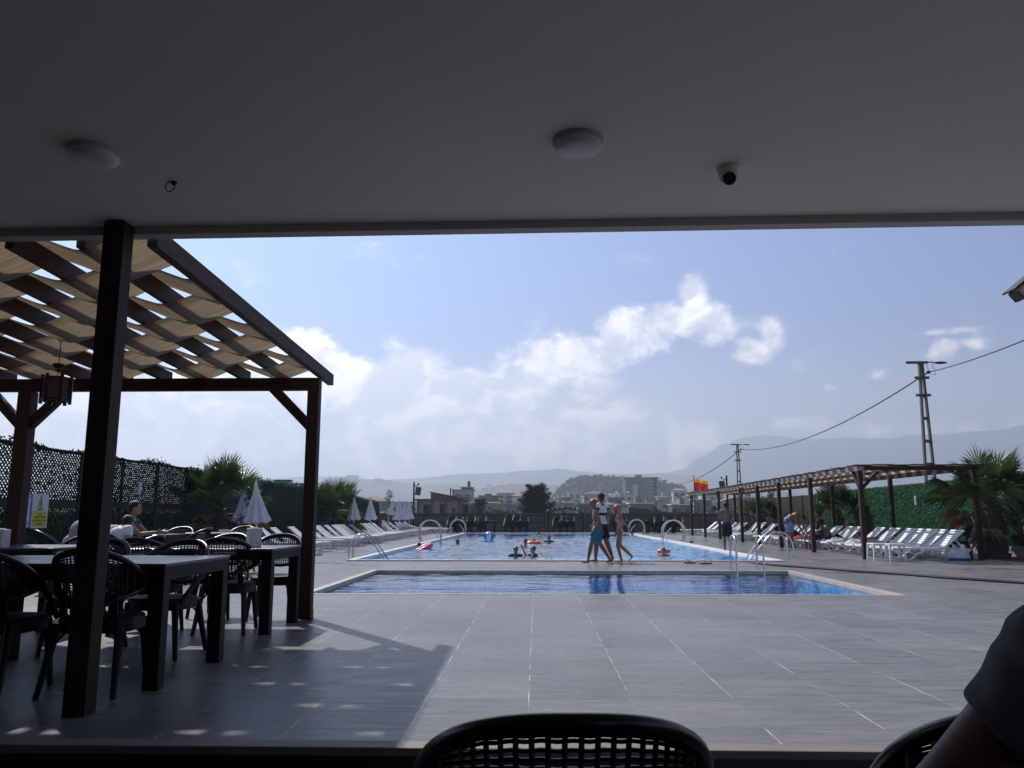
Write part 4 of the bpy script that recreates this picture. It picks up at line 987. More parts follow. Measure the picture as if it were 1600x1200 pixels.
# small white lamps on the fences
def fence_lamp(x, y, z, lab):
    m = MB(); m.box((0, 0, 0), (.05, .09, .30)); m.box((0, 0, .0), (.07, .05, .24)); o = m.build('fence_lamp', K['lamp'], loc=(x, y, z), bevel=.01); tag(o, lab, 'wall lamp', 'slim white lamps on the fences')
y = YX(1433, XR - .08); fence_lamp(XR - .08, y, A(1433, 782, y).z, 'slim white lamp on the green hedge fence')
y = YX(1283, XR - .08); fence_lamp(XR - .08, y, 1.55, 'slim white lamp on the hedge fence, seen between pergola posts')
y = YX(215, XL + .06); fence_lamp(XL + .06, y, A(215, 763, y).z, 'slim white lamp on a post of the lattice fence')
y = YX(395, XL + .06); fence_lamp(XL + .06, y, A(395, 765, y).z, 'slim white lamp on the screen fence between the two umbrellas')

# notice boards on the lattice fence
def text(s_, size, loc, parent, m_, ex=.001):
    c = bpy.data.curves.new('lettering', 'FONT'); c.body = s_; c.size = size; c.align_x = 'CENTER'; c.align_y = 'CENTER'; c.extrude = ex; c.materials.append(m_)
    t_ = bpy.data.objects.new('t', c); COL.objects.link(t_); bpy.context.view_layer.update(); me = bpy.data.meshes.new_from_object(t_.evaluated_get(bpy.context.evaluated_depsgraph_get())); bpy.data.objects.remove(t_)
    o = bpy.data.objects.new('lettering', me); COL.objects.link(o); o.location = loc; o.rotation_euler = (PI / 2, 0, PI / 2); adopt(o, parent); return o
ya, yb = YX(51, XL + .1), YX(76, XL + .1); yc = (ya + yb) / 2; w = abs(yb - ya); zt, zb = A(63, 772, yc).z, A(63, 825, yc).z; h = zt - zb; zc = (zt + zb) / 2
r = empty('warning_sign', (XL + .07, yc, zc), 0, 'white and yellow warning board with black triangle on the lattice fence', 'sign')
m = MB(); m.box((0, 0, 0), (.012, w, h)); m.build('board', K['signw'], r)
m = MB(); m.box((.009, 0, -h * .235), (.004, w * .86, h * .46)); m.build('yellow_field', K['yellow'], r)
m = MB(); tz = h * .24; ts = h * .23
m.prism([(-ts * .62, tz - ts * .95), (ts * .62, tz - ts * .95), (0, tz + ts)], .007, .010); m.build('triangle_border', K['ink'], r)
m = MB(); m.prism([(-ts * .47, tz - ts * .80), (ts * .47, tz - ts * .80), (0, tz + ts * .72)], .0105, .012); m.build('triangle', K['yellow'], r)
m = MB(); m.box((.014, 0, tz - ts * .05), (.003, w * .045, ts * .75)); m.box((.014, 0, tz - ts * .62), (.003, w * .05, ts * .14)); m.build('exclamation_mark', K['ink'], r)
for i, s_ in enumerate(('CAN', 'EMNİYETİNİZ', 'İÇİN KURALLARA', 'UYUNUZ')):
    text(s_, w * (.12 if i in (0, 3) else .105), (.0125, 0, -h * (.09 + .10 * i)), r, K['ink'])
ya, yb = YX(34, XL + .1), YX(49.5, XL + .1); yc2 = (ya + yb) / 2; w2 = abs(yb - ya)
r = empty('rules_board', (XL + .07, yc2, zc), 0, 'white notice board with blue border and lines of text beside the warning sign', 'sign')
m = MB(); m.box((0, 0, 0), (.012, w2, h)); m.build('border', K['signb'], r)
m = MB(); m.box((.008, -.02, 0), (.006, w2 * .84, h * .93)); m.build('board', K['signw'], r)
m = MB(); rn = random.Random(2)
for i in range(17):
    z = h * (.42 - .05 * i); l_ = w2 * rn.uniform(.45, .74); m.box((.0125, -.02 - w2 * .37 + l_ / 2, z), (.002, l_, .012))
m.build('text_lines', K['ink'], r)

# ------------------------------------------------------------------ palms
def blade_fan(m, base, d, size, rnd, n=26, mi=0, droop=.25):
    d = d.normalized(); side = d.cross(Vector((0, 0, 1)));
    if side.length < .1: side = Vector((1, 0, 0))
    side.normalize(); up = side.cross(d)
    tip = base + d * size * .75 + Vector((0, 0, -droop * size * .12)); m.tube([base, base.lerp(tip, .5) + Vector((0, 0, .02)), tip], [.014, .010, .007], 5, mi=mi)
    roll = rnd.uniform(-.5, .5); s2 = side * math.cos(roll) + up * math.sin(roll); u2 = up * math.cos(roll) - side * math.sin(roll)
    for i in range(n):
        a = R(-115 + 230 * i / (n - 1)) + rnd.uniform(-.03, .03)
        l_ = size * (.62 - .14 * abs(a) / 2) * rnd.uniform(.88, 1.08)
        v = d * math.cos(a) + s2 * math.sin(a); wv = (v.cross(u2)).normalized() * (.011 * size + .003)
        c1 = tip + v * l_ * .55 + u2 * (-.05 * size * abs(math.sin(a))) ; c2 = tip + v * l_ + Vector((0, 0, -droop * l_ * rnd.uniform(.3, .9)))
        m.add([tip, c1 - wv, c1 + wv + u2 * .01, c2], [(0, 1, 3), (0, 3, 2)], mi)
def palm(x, y, th, crown, lab, seed, size=.95, n=34, tr=.2, dead=10):
    rnd = random.Random(seed); r = empty('fan_palm', (x, y, 0), 0, lab, 'palm tree', 'fan palms beside the fences')
    m = MB(); prof = []
    N_ = 30
    for i in range(N_ + 1):
        t = i / N_; prof.append((tr * (1.12 - .45 * t) * (1 + .05 * math.sin(t * 40)), th * t))
    m.lathe(prof + [(0, th)], n=16, fold=.05, nf=5)
    for i in range(150):                                   # cut leaf stubs
        t = rnd.uniform(.02, 1); a = rnd.uniform(0, 2 * PI); rad = tr * (1.12 - .45 * t)
        c = Vector((math.cos(a) * rad * .95, math.sin(a) * rad * .95, th * t)); o = Vector((math.cos(a), math.sin(a), rnd.uniform(.7, 1.5))).normalized()
        m.cone(c, c + o * rnd.uniform(.05, .11), .024, .008, 5)
    m.build('trunk', K['bark'], r)
    m = MB(); top = Vector((0, 0, th))
    for i in range(n):
        el_ = R(rnd.uniform(14, 84)) if i > n * .2 else R(rnd.uniform(50, 88)); a = i * 2.399 + rnd.uniform(-.2, .2)
        d = Vector((math.cos(a) * math.cos(el_), math.sin(a) * math.cos(el_), math.sin(el_)))
        blade_fan(m, top + Vector((0, 0, rnd.uniform(-.1, .05))), d, size * rnd.uniform(.85, 1.1), rnd, droop=.18 if el_ > .6 else .5)
    m.build('crown', K['leafp'], r, fix=False)
    m = MB()
    for i in range(dead):
        el_ = R(rnd.uniform(-50, 5)); a = rnd.uniform(0, 2 * PI); d = Vector((math.cos(a) * math.cos(el_), math.sin(a) * math.cos(el_), math.sin(el_)))
        blade_fan(m, top + Vector((0, 0, -.12)), d, size * rnd.uniform(.65, .95), rnd, n=18, droop=.8)
    m.build('dry_leaves', K['leafd'], r, fix=False)
palm(-8.85, 22.4, 1.25, 1, 'fan palm in front of the lattice fence, left of the closed umbrellas', 1, size=1.22, n=30, tr=.17)
palm(-8.9, 35.5, 1.15, 1, 'fan palm half hidden behind the corner post of the pergola', 2, size=1.3, n=28, tr=.17)
palm(11.75, 21.3, 1.35, 1, 'large fan palm with thick shaggy trunk at the right frame edge', 3, size=1.22, n=36, tr=.30, dead=8)
palm(11.95, 32.4, 1.0, 1, 'smaller fan palm behind the long pergola, near the man in black', 4, size=1.25, n=26, tr=.22, dead=14)
palm(12.0, 43.5, .9, 1, 'distant small palm behind the pergola, by the net fence', 5, size=1.0, n=24, tr=.18, dead=6)

# hedge beyond the lattice fence
def leafcloud(m, c, rad, n, rnd, s0=.05, s1=.11):
    for _ in range(n):
        v = Vector((rnd.gauss(0, 1), rnd.gauss(0, 1), rnd.gauss(0, 1))).normalized() * rnd.uniform(.35, 1) ** .6
        p = Vector(c) + Vector((v.x * rad[0], v.y * rad[1], v.z * rad[2])); l_ = rnd.uniform(s0, s1)
        d = Vector((rnd.uniform(-1, 1), rnd.uniform(-1, 1), rnd.uniform(-1, 1))).normalized() * l_; e = d.orthogonal().normalized() * l_ * .55
        m.quad(p - d, p - e, p + d, p + e)
m = MB(); rnd = random.Random(11)
for i in range(26):
    y = 9 + i * .75; leafcloud(m, (-13.2 + rnd.uniform(-.4, .4), y, -.35 + rnd.uniform(-.1, .3)), (.8, .8, 1.5), 420, rnd, .06, .12)
tag(m.build('hedge', K['leafh'], fix=False), 'dark hedge showing through the holes of the lattice fence', 'hedge')

# far fence at the end of the deck with its gate
FYY = 53.2
r = empty('railing_fence', (0, FYY, 0), 0, 'dark iron railing fence across the far end of the deck', 'fence')
for x0, x1 in ((-9.4, .55), (3.3, 12.8)):
    n = int((x1 - x0) / 1.9)
    for i in range(n + 1):
        m = MB(); m.box((x0 + (x1 - x0) * i / n, 0, .56), (.06, .06, 1.12)); m.build('post', K['iron'], r)
    for zz_ in (1.1, .62, .10): m = MB(); m.box(((x0 + x1) / 2, 0, zz_), (x1 - x0, .045, .045)); m.build('rail', K['iron'], r)
    m = MB(); x = x0 + .14
    while x < x1: m.box((x, 0, .58), (.016, .016, 1.0)); x += .14
    m.build('bars', K['iron'], r)
r = empty('arched_gate', (1.92, FYY, 0), 0, 'dark iron gate with a double arch over it in the far railing', 'gate')
for x in (-1.15, 1.15):
    m = MB(); m.box((x, 0, .65), (.09, .09, 1.3)); m.build('post', K['iron'], r)
m = MB(); m.tube([(1.15 * math.cos(a), 0, 1.05 + .48 * math.sin(a)) for a in [PI * i / 16 for i in range(17)]], .035, 6); m.tube([(1.15 * math.cos(a), 0, .82 + .36 * math.sin(a)) for a in [PI * i / 16 for i in range(17)]], .035, 6)
for i in range(1, 8):
    a = PI * i / 8; m.bar((1.15 * math.cos(a), 0, .82 + .36 * math.sin(a)), (1.15 * math.cos(a), 0, 1.05 + .48 * math.sin(a)), .02)
m.ball((0, 0, 1.6), .06); m.build('arch', K['iron'], r)
for s_ in (-1, 1):
    m = MB()
    for i in range(8): m.box((s_ * (.08 + i * .14), 0, .45), (.018, .018, .86))
    m.box((s_ * .56, 0, .86), (1.08, .035, .035)); m.box((s_ * .56, 0, .08), (1.08, .035, .035)); m.build('leaf', K['iron'], r)
# stacked black chairs and tables along that fence
CS = make_chair('tub_chair', 'x', 'black chairs stacked along the far railing', fine=False); used = False
clusters = [(705, 4), (716, 3), (735, 4), (752, 4), (794, 5), (806, 4), (818, 4), (870, 4), (880, 3), (890, 4), (955, 4), (972, 4), (1016, 3), (1030, 4), (1048, 4), (1060, 3)]
ci = 0
for (px, n) in clusters:
    x = A(px, 820, 52.2).x
    for k in range(n):
        c = copy_tree(CS) if used else CS; used = True
        c.location = (x + .02 * k, 52.1 + .05 * k, .09 * k); c.rotation_euler = (0, 0, R(175 + (px * 7) % 30 - 15))
        c['label'] = 'black chair stacked at the far railing, %s stack from the left, %s from the bottom' % (ORD[ci], ORD[k])
    ci += 1
for i, px in enumerate((726, 762, 812, 885, 1000, 1040)):
    p = A(px, 820, 51.7); t = table(p.x - .5, p.x + .5, 51.2, 52.0, 'black table standing by the far railing, %s from the left' % ORD[i], h=.76); t['group'] = 'black tables by the far railing'

# lamp posts with a box, flag
def lamp_post(px, pyt, Y, z0, lab, side=1):
    p = A(px, pyt, Y); r = empty('lamp_post', (p.x, Y, z0), 0, lab, 'lamp post', 'slim black lamp posts with a flat lamp')
    h = p.z - z0
    m = MB(); m.tube([(0, 0, 0), (0, 0, h)], .055, 8); m.build('pole', K['iron'], r, smooth=True)
    m = MB(); m.box((side * .28, 0, h - .6), (.36, .12, .55), Matrix.Rotation(R(8 * side), 3, 'Y')); m.build('lamp_head', K['conc2'], r, bevel=.02)
    m = MB(); m.bar((0, 0, h - .25), (side * .34, 0, h - .2), .04); m.ball((side * .3, 0, h - .12), .06); m.build('bracket', K['iron'], r)
lamp_post(647, 753, 52.8, 0, 'black post with flat lamp left of the unfinished house')
lamp_post(1135, 743, 50, 0, 'black post with flat lamp rising behind the far end of the right pergola', -1)
p = A(1084, 742, 48.2)
r = empty('flag', (p.x, 48.2, 0), 0, 'red flag with yellow top band on a thin pole beyond the long pergola', 'flag')
m = MB(); m.tube([(0, 0, 0), (0, 0, p.z)], .022, 8); m.build('flagpole', K['iron'], r)
zt = A(1084, 748, 48.2).z; wv = []
for i in range(15):
    for j in range(9): wv.append((.02 + .82 * i / 14, .06 * math.sin(i * .9 + j * .25), zt - .72 * j / 8 - .16 * (i / 14) - .02 * math.sin(i * .8)))
for nm, j0, j1, mm_ in (('yellow_band', 0, 2, K['flagy']), ('red_field', 2, 8, K['flagr'])):
    m = MB(); m.add(wv, [(i * 9 + j, i * 9 + j + 1, (i + 1) * 9 + j + 1, (i + 1) * 9 + j) for i in range(14) for j in range(j0, j1)]); m.build(nm, mm_, r, smooth=True, fix=False)

# power poles and cable
def power_pole(px, pyt, Y, lab, arm=1, h=None, lean=0.0):
    p = A(px, pyt, Y); z0 = terr(p.x, Y); H_ = p.z - z0
    r = empty('power_pole', (p.x, Y, z0), 0, lab, 'power pole', 'tapered two-legged concrete power poles')
    b = .022 * H_ + .10
    for s_ in (-1, 1):
        m = MB(); m.bar((s_ * b + lean * H_, 0, 0), (s_ * .07, 0, H_ - .1), .10, .18, up=(0, 1, 0)); m.build('leg', K['pole'], r)
    z = .6
    while z < H_ - 1.6:
        w_ = b + (.07 - b) * z / (H_ - .1); cx = lean * (H_ - z); m = MB(); m.box((cx, 0, z), (2 * w_, .14, .16)); m.build('rung', K['pole'], r); z += H_ * .11
    m = MB(); m.box((-.2, 0, H_ - .12), (1.15, .12, .13)); m.build('crossarm', K['pole'], r)
    for dz in (.95, 1.9):
        m = MB(); m.box((0, 0, H_ - dz), (.75, .14, .13)); m.build('bracket', K['pole'], r)
    if arm:
        m = MB(); m.tube([(.36, 0, H_ - .12), (.6, 0, H_ - .1), (.75, 0, H_ - .15)], .03, 6); m.build('lamp_arm', K['iron'], r)
        m = MB(); m.ball((1.05, 0, H_ - .14), (.36, .13, .07), 14, 8); m.build('lamp_head', K['iron'], r, smooth=True)
        m = MB(); m.tube([(.36, 0, H_ - .15), (.32, 0, H_ - .35), (.45, 0, H_ - .75), (.75, 0, H_ - .8), (.7, 0, H_ - .5), (.6, 0, H_ - .2)], .013, 5); m.ball((.38, 0, H_ - .65), (.12, .09, .09)); m.build('insulator', K['iron'], r)
    return Vector((p.x, Y, p.z))
q1 = power_pole(1438, 563, 43, 'tall two-legged concrete power pole behind the right hedge fence', lean=.0)
q2 = power_pole(1152, 693, 92, 'smaller two-legged power pole beyond the long pergola')
q3 = power_pole(1023, 747, 185, 'distant thin power pole in front of the big apartment block')
def wire(m, a, b, sag, n=30, rad=.03):
    m.tube([a.lerp(b, i / n) + Vector((0, 0, -sag * 4 * (i / n) * (1 - i / n))) for i in range(n + 1)], rad, 5)
m = MB(); e = Vector((.38, 0, -.65)); e1 = q1 + e; e2 = q2 + e
q0 = A(1790, 445, 20)
wire(m, q0, e1, .25, rad=.028); wire(m, e1, e2, 1.3, rad=.04); wire(m, e2, q3 + Vector((.3, 0, -.5)), 2.2, rad=.05)
tag(m.build('power_cable', K['rubber']), 'black overhead cable slung from pole to pole across the right sky', 'cable')
# ------------------------------------------------------------------ beyond the fence: walls, houses, trees, hills
def unit_window(mt):
    me = MB(); me.box((0, 0, 0), (1, 1, 1)); m_ = me.mesh('window'); m_.materials.append(mt); return m_
WM = {}
def window(parent, x, y, z, w, d, h, mt='glass'):
    if mt not in WM: WM[mt] = unit_window(K[mt])
    o = bpy.data.objects.new('window', WM[mt]); COL.objects.link(o); o.location = (x, y, z); o.scale = (w, d, h); adopt(o, parent); return o
m = MB(); m.box((0, 0, .35), (170, .35, 4.1)); m.box((0, 0, 2.44), (170, .5, .09)); o = m.build('boundary_wall', K['conc2'], loc=(0, 66, -1.2)); tag(o, 'long low grey-brown wall behind the far railing', 'wall')
def rgb(name, c, v=.18): 
    if name not in K: K[name] = mat(name, c, .85, var=v, scale=.35, bump=.1)
    return name
rgb('render_pale', (.40, .40, .39)); rgb('render_cream', (.27, .25, .21)); rgb('render_grey', (.10, .11, .125)); rgb('render_pink', (.24, .18, .165)); rgb('render_blue', (.04, .05, .075)); rgb('render_tan', (.13, .115, .10))
def house(x0, x1, Y, zt, floors, wallm, roofm, lab, roof='flat', depth=None, nw=None, wt='glass', balc=0, panels=0, z0=None, sidefirst=False):
    w = x1 - x0; cx = (x0 + x1) / 2; depth = depth or min(16, max(7, w * .8))
    z0 = terr(cx, Y) - 1.0 if z0 is None else z0; h = zt - z0
    r = empty('house', (cx, Y, z0), 0, lab, 'building', 'buildings of the town behind the pool')
    m = MB(); m.box((0, depth / 2, h / 2), (w, depth, h)); m.build('wall', K[wallm], r)
    fh = min(3.2, (h - .6) / floors); nw = nw or max(2, int(w / 2.6)); rnd = random.Random(int(x0 * 10) + floors)
    for f in range(floors):
        zc = h - .9 - fh * (f + .5) + .3
        if zc < .3: break
        for i in range(nw):
            if rnd.random() < .12: continue
            ww = w / nw * rnd.uniform(.42, .62)
            window(r, -w / 2 + w * (i + .5) / nw, 0, zc, ww, .3, fh * rnd.uniform(.38, .55), wt)
        if balc and f < floors:
            bx = rnd.uniform(-.25, .25) * w if balc == 1 else 0; bw = w * (.32 if balc == 1 else .86)
            m = MB(); m.box((bx, -.55, zc - fh * .42), (bw, 1.1, .16)); m.box((bx, -1.07, zc - fh * .42 + .5), (bw, .07, .9)); m.build('balcony', K['render_pale'] if wallm != 'render_pale' else K['render_grey'], r)
    if roof == 'flat':
        m = MB(); m.box((0, depth / 2, h + .12), (w + .7, depth + .7, .24)); ro = m.build('roof', K[roofm], r)
    elif roof == 'gable':
        m = MB(); m.prism([(-w / 2 - .6, h), (w / 2 + .6, h), (0, h + w * .17)], -.6, depth + .6, 'y'); ro = m.build('roof', K[roofm], r)
    elif roof == 'hip':
        a, b_, q, e = w / 2 + .7, depth + .7, w * .16, h
        m = MB(); m.add([(-a, -.7, e), (a, -.7, e), (a, b_, e), (-a, b_, e), (-a * .35, depth * .4, e + q), (a * .35, depth * .4, e + q), (a * .35, depth * .6, e + q), (-a * .35, depth * .6, e + q)],
                        [(0, 1, 2, 3), (0, 1, 5, 4), (1, 2, 6, 5), (2, 3, 7, 6), (3, 0, 4, 7), (4, 5, 6, 7)]); ro = m.build('roof', K[roofm], r)
    elif roof == 'shedR' or roof == 'shedL':
        s_ = -1 if roof == 'shedR' else 1
        m = MB(); dz = w * .12; m.prism([(s_ * (w / 2 + .5), h + dz), (s_ * -(w / 2 + .5), h), (s_ * -(w / 2 + .5), h - .25), (s_ * (w / 2 + .5), h - .25)], -.5, depth + .5, 'y'); ro = m.build('roof', K[roofm], r)
    for k in range(panels):
        px_ = -w * .3 + w * .6 * k / max(1, panels - 1) if panels > 1 else 0
        m = MB(); m.bar((px_, depth * .3 - .6, h + .3), (px_, depth * .3 + .5, h + 1.2), 1.1, .06, up=(1, 0, 0)); m.tube([(px_ - .6, depth * .3 + .6, h + 1.35), (px_ + .6, depth * .3 + .6, h + 1.35)], .25, 8); m.build('solar_heater', K['whiteroof'], r)
    if roof == 'flat' and rnd.random() < .5:
        m = MB(); m.box((w * rnd.uniform(-.2, .2), depth / 2, h + 1.1), (w * .25, depth * .3, 1.8)); m.build('roof_hut', K[wallm], r)
    return r
def hp(pl, pr, pt, Y, floors, wm, rm, lab, **k):
    a, b = A(pl, pt, Y), A(pr, pt, Y); return house(a.x, b.x, Y, a.z, floors, wm, rm, lab, **k)

# the unfinished concrete house
a, b_ = A(653, 782, 95), A(718, 782, 95); z0 = terr(a.x, 95) - .3; w = b_.x - a.x
r = empty('unfinished_house', (a.x, 95, z0), 0, 'unfinished bare concrete house with empty window openings and rusty lean-to roof', 'building'); h = a.z - z0
zf = A(0, 806, 95).z - z0
for (c, d) in (((w / 2, 4, h / 2), (w, 8, h)), ((w + .75, 5.5, h / 2 - .2), (1.5, 6, h - .4))):
    m = MB(); m.box(c, d); m.build('wall', K['concrete'], r)
m = MB(); m.box((w / 2, 3.9, h + .08), (w + .9, 8.9, .2)); m.box((w / 2, -.12, h * .52), (w + .1, .22, .22)); m.build('slab', K['conc2'], r)
for x_ in (.05, w * .34, w * .67, w - .05): m = MB(); m.box((x_, -.05, h / 2), (.22, .16, h)); m.build('column', K['conc2'], r)
for (fx, fz, ww, hh) in ((.22, .78, .15, .24), (.58, .79, .09, .24), (.22, .28, .17, .3), (.55, .3, .12, .32), (.86, .72, .05, .2)):
    window(r, fx * w, -.02, fz * h, ww * w, .3, hh * h, 'hole_and_shade')
for (fz, hh) in ((.74, .34), (.3, .34)): window(r, w + .6, 2.45, fz * h, .35, .3, hh * h, 'hole_and_shade')
m = MB(); e1, e2 = h + .18, A(0, 768, 95).z - z0
m.prism([(w * .28, e1), (w * 1.06, e1), (w * 1.06, e1 + .05), (w * .28, e2 - .1)], 1.0, 7, 'y'); m.build('attic_wall', K['render_tan'], r)
m = MB(); m.prism([(w * .24, e2), (w * 1.12, e1 + .12), (w * 1.12, e1 + .02), (w * .24, e2 - .1)], .7, 7.4, 'y'); ro = m.build('roof', K['redroof'], r)
m = MB(); m.box((w * .72, 3, e1 + .9), (.14, .14, .9)); m.box((w * .78, 3, e1 + .8), (.14, .14, .8)); m.build('chimney', K['iron'], ro)

T_ = [ # left px, right px, top px, depth, floors, wall, roof, label, extras
 (708, 738, 766, 230, 4, 'render_pale', 'greyroof', 'pale block with wide eaves above the unfinished house', dict(balc=2)),
 (721, 736, 762, 234, 3, 'render_grey', 'greyroof', 'dark square tower on the pale block above the unfinished house', dict(nw=1, depth=8)),
 (736, 776, 786, 170, 2, 'render_tan', 'whiteroof', 'low building with a white roof between the unfinished house and the small conifer', dict()),
 (748, 778, 775, 300, 3, 'render_blue', 'greyroof', 'long grey block behind the small conifer', dict()),
 (776, 803, 770, 320, 4, 'render_pale', 'greyroof', 'pale apartment house with balconies left of the big conifer', dict(roof='hip', balc=1)),
 (800, 826, 775, 300, 4, 'render_pale', 'render_pink', 'pale house touching the left side of the big conifer', dict(roof='hip', balc=1)),
 (757, 790, 789, 165, 2, 'render_cream', 'greyroof', 'low cream house front with four dark windows, right of the small conifer', dict(nw=4)),
 (790, 822, 790, 172, 2, 'render_pale', 'greyroof', 'low pale house just left of the big conifer foot', dict(nw=4, panels=1)),
 (856, 878, 787, 190, 3, 'render_cream', 'greyroof', 'cream house at the right foot of the big conifer', dict(nw=3)),
 (880, 902, 786, 195, 3, 'render_pale', 'whiteroof', 'pale house with a whitish roof above the iron gate', dict(nw=3, roof='gable')),
 (903, 934, 788, 185, 2, 'render_grey', 'greyroof', 'low grey house hidden behind the walking boy', dict(nw=4)),
 (888, 908, 769, 420, 2, 'render_pale', 'whiteroof', 'small white-roofed house at the foot of the wooded hill', dict()),
 (912, 946, 772, 400, 2, 'render_cream', 'whiteroof', 'long white-roofed hall behind the head of the man in white', dict(roof='gable')),
 (873, 893, 777, 330, 2, 'render_tan', 'whiteroof', 'small house with a bright roof right of the big conifer', dict()),
 (950, 972, 778, 300, 3, 'render_grey', 'greyroof', 'grey house with roof heaters between the walkers and the tall block', dict(panels=3)),
 (958, 988, 773, 380, 3, 'render_pale', 'greyroof', 'pale block with two solar heaters just left of the tall block', dict(panels=2)),
 (945, 968, 789, 200, 2, 'render_cream', 'whiteroof', 'white-roofed house above the girl', dict(roof='gable')),
 (985, 1020, 787, 215, 1, 'render_tan', 'whiteroof', 'low hall with long pale roof under the tall block', dict()),
 (1012, 1048, 783, 260, 2, 'render_pale', 'greyroof', 'wide pale house right of the thin power pole', dict()),
 (1028, 1050, 776, 360, 3, 'render_cream', 'whiteroof', 'cream house right of the tall block, upper row', dict()),
 (1052, 1071, 766, 430, 3, 'render_pale', 'greyroof', 'pale house on the slope left of the flag', dict(roof='hip', balc=1)),
 (1050, 1082, 789, 240, 2, 'render_grey', 'whiteroof', 'grey house with pale roof left of the first pergola post', dict()),
 (1084, 1112, 781, 280, 2, 'render_tan', 'whiteroof', 'tan house seen between the first two pergola posts', dict()),
 (1096, 1130, 773, 380, 3, 'render_pale', 'greyroof', 'pale house seen under the far end of the pergola roof', dict()),
 (1126, 1160, 784, 230, 2, 'render_cream', 'redroof', 'cream house beyond the standing boy', dict(roof='gable')),
 (1150, 1185, 777, 330, 3, 'render_grey', 'whiteroof', 'grey block behind the net fence, under the pergola roof', dict()),
 (1190, 1230, 778, 320, 3, 'render_pale', 'greyroof', 'pale block glimpsed between the pergola posts above the bending man', dict()),
 (600, 650, 785, 260, 2, 'render_pale', 'greyroof', 'pale low house beyond the far umbrellas', dict()),
 (560, 600, 783, 300, 2, 'render_tan', 'redroof', 'tan house with rusty roof beyond the middle umbrellas', dict(roof='hip')),
 (510, 548, 779, 320, 3, 'render_grey', 'greyroof', 'grey house above the screen fence right of the corner post', dict()),
 (925, 945, 781, 260, 3, 'render_tan', 'render_pink', 'tan house with a pinkish roof behind the man in white', dict(roof='hip')),
 (831, 852, 782, 350, 3, 'render_pale', 'greyroof', 'pale house mostly hidden by the big conifer', dict()),
 (1075, 1100, 769, 460, 3, 'render_cream', 'render_pink', 'cream house with pinkish roof right under the flag', dict(roof='hip')),
]
for t in T_: hp(*t[:8], **t[8])
rn = random.Random(21)
for i, px in enumerate([745, 765, 772, 810, 862, 874, 886, 899, 918, 930, 941, 953, 966, 975, 1030, 1041, 1055, 1068, 1078, 1090, 1104, 1140, 1160, 1180, 1200, 1222]):
    pt = rn.uniform(775, 791); Yk = 150 + (806 - pt) * rn.uniform(9, 14); w_ = rn.uniform(11, 22)
    hp(px - w_ / 2, px + w_ / 2, pt, Yk, rn.choice((1, 2, 2, 3)), rn.choice(('render_pale', 'render_cream', 'render_grey', 'render_tan')), rn.choice(('greyroof', 'whiteroof', 'render_pink', 'redroof')), 'small in-between house of the town, %s from the left' % ORD[i], roof=rn.choice(('flat', 'hip', 'gable', 'shedL')), panels=rn.choice((0, 0, 1, 2)))
# the dark lean-to hall in front of the town
a, b_ = A(985, 792, 120), A(1062, 804, 120); z0 = terr(a.x, 120) - .5
r = empty('dark_shed', (a.x, 120, z0), 0, 'dark shed with a long black sloping roof behind the far railing', 'shed'); w = b_.x - a.x; h1, h2 = a.z - z0, b_.z - z0
m = MB(); m.prism([(0, 0), (w, 0), (w, h2 - .3), (0, h1 - .3)], 0, 9, 'y'); m.build('wall', K['conc2'], r)
m = MB(); m.prism([(-.3, h1), (w + .4, h2), (w + .4, h2 - .5), (-.3, h1 - 1.7)], -.5, 9.5, 'y'); m.build('roof', K['darkroof'], r)
# the tall block
Y = 600; a, b_ = A(977, 748, Y), A(1027, 748, Y); z0 = terr(a.x, Y) - 2; w = b_.x - a.x; h = a.z - z0
r = empty('apartment_block', (a.x, Y, z0), 0, 'tall dark grey apartment block with balconies, the highest building in the town', 'building')
m = MB(); m.box((w / 2, 9, h / 2), (w, 18, h)); m.build('wall', K['render_blue'], r)
m = MB(); m.box((w / 2, 8.6, h + .5), (w + 1.4, 20, 1.2)); m.box((w * .45, 8, h + 2), (w * .2, 6, 2.4)); m.build('roof', K['render_grey'], r)
m = MB(); m.box((w * .30, -.3, h * .40), (w * .15, .8, h * .80)); m.build('pale_panel', K['render_pale'], r)
nf = 8
for f in range(nf):
    z = h * (.97 - (f + .5) / nf * .9)
    for fx in (.06, .15, .45, .55, .68, .78, .90): window(r, fx * w, -.05, z, w * .055, .4, h / nf * .42)
    for (f0, f1) in ((.0, .18), (.60, .98)):
        m = MB(); m.box((w * (f0 + f1) / 2, -.9, z - h / nf * .36), (w * (f1 - f0), 1.8, .25)); m.box((w * (f0 + f1) / 2, -1.75, z - h / nf * .36 + .5), (w * (f1 - f0), .12, .9)); m.build('balcony', K['render_grey'], r)

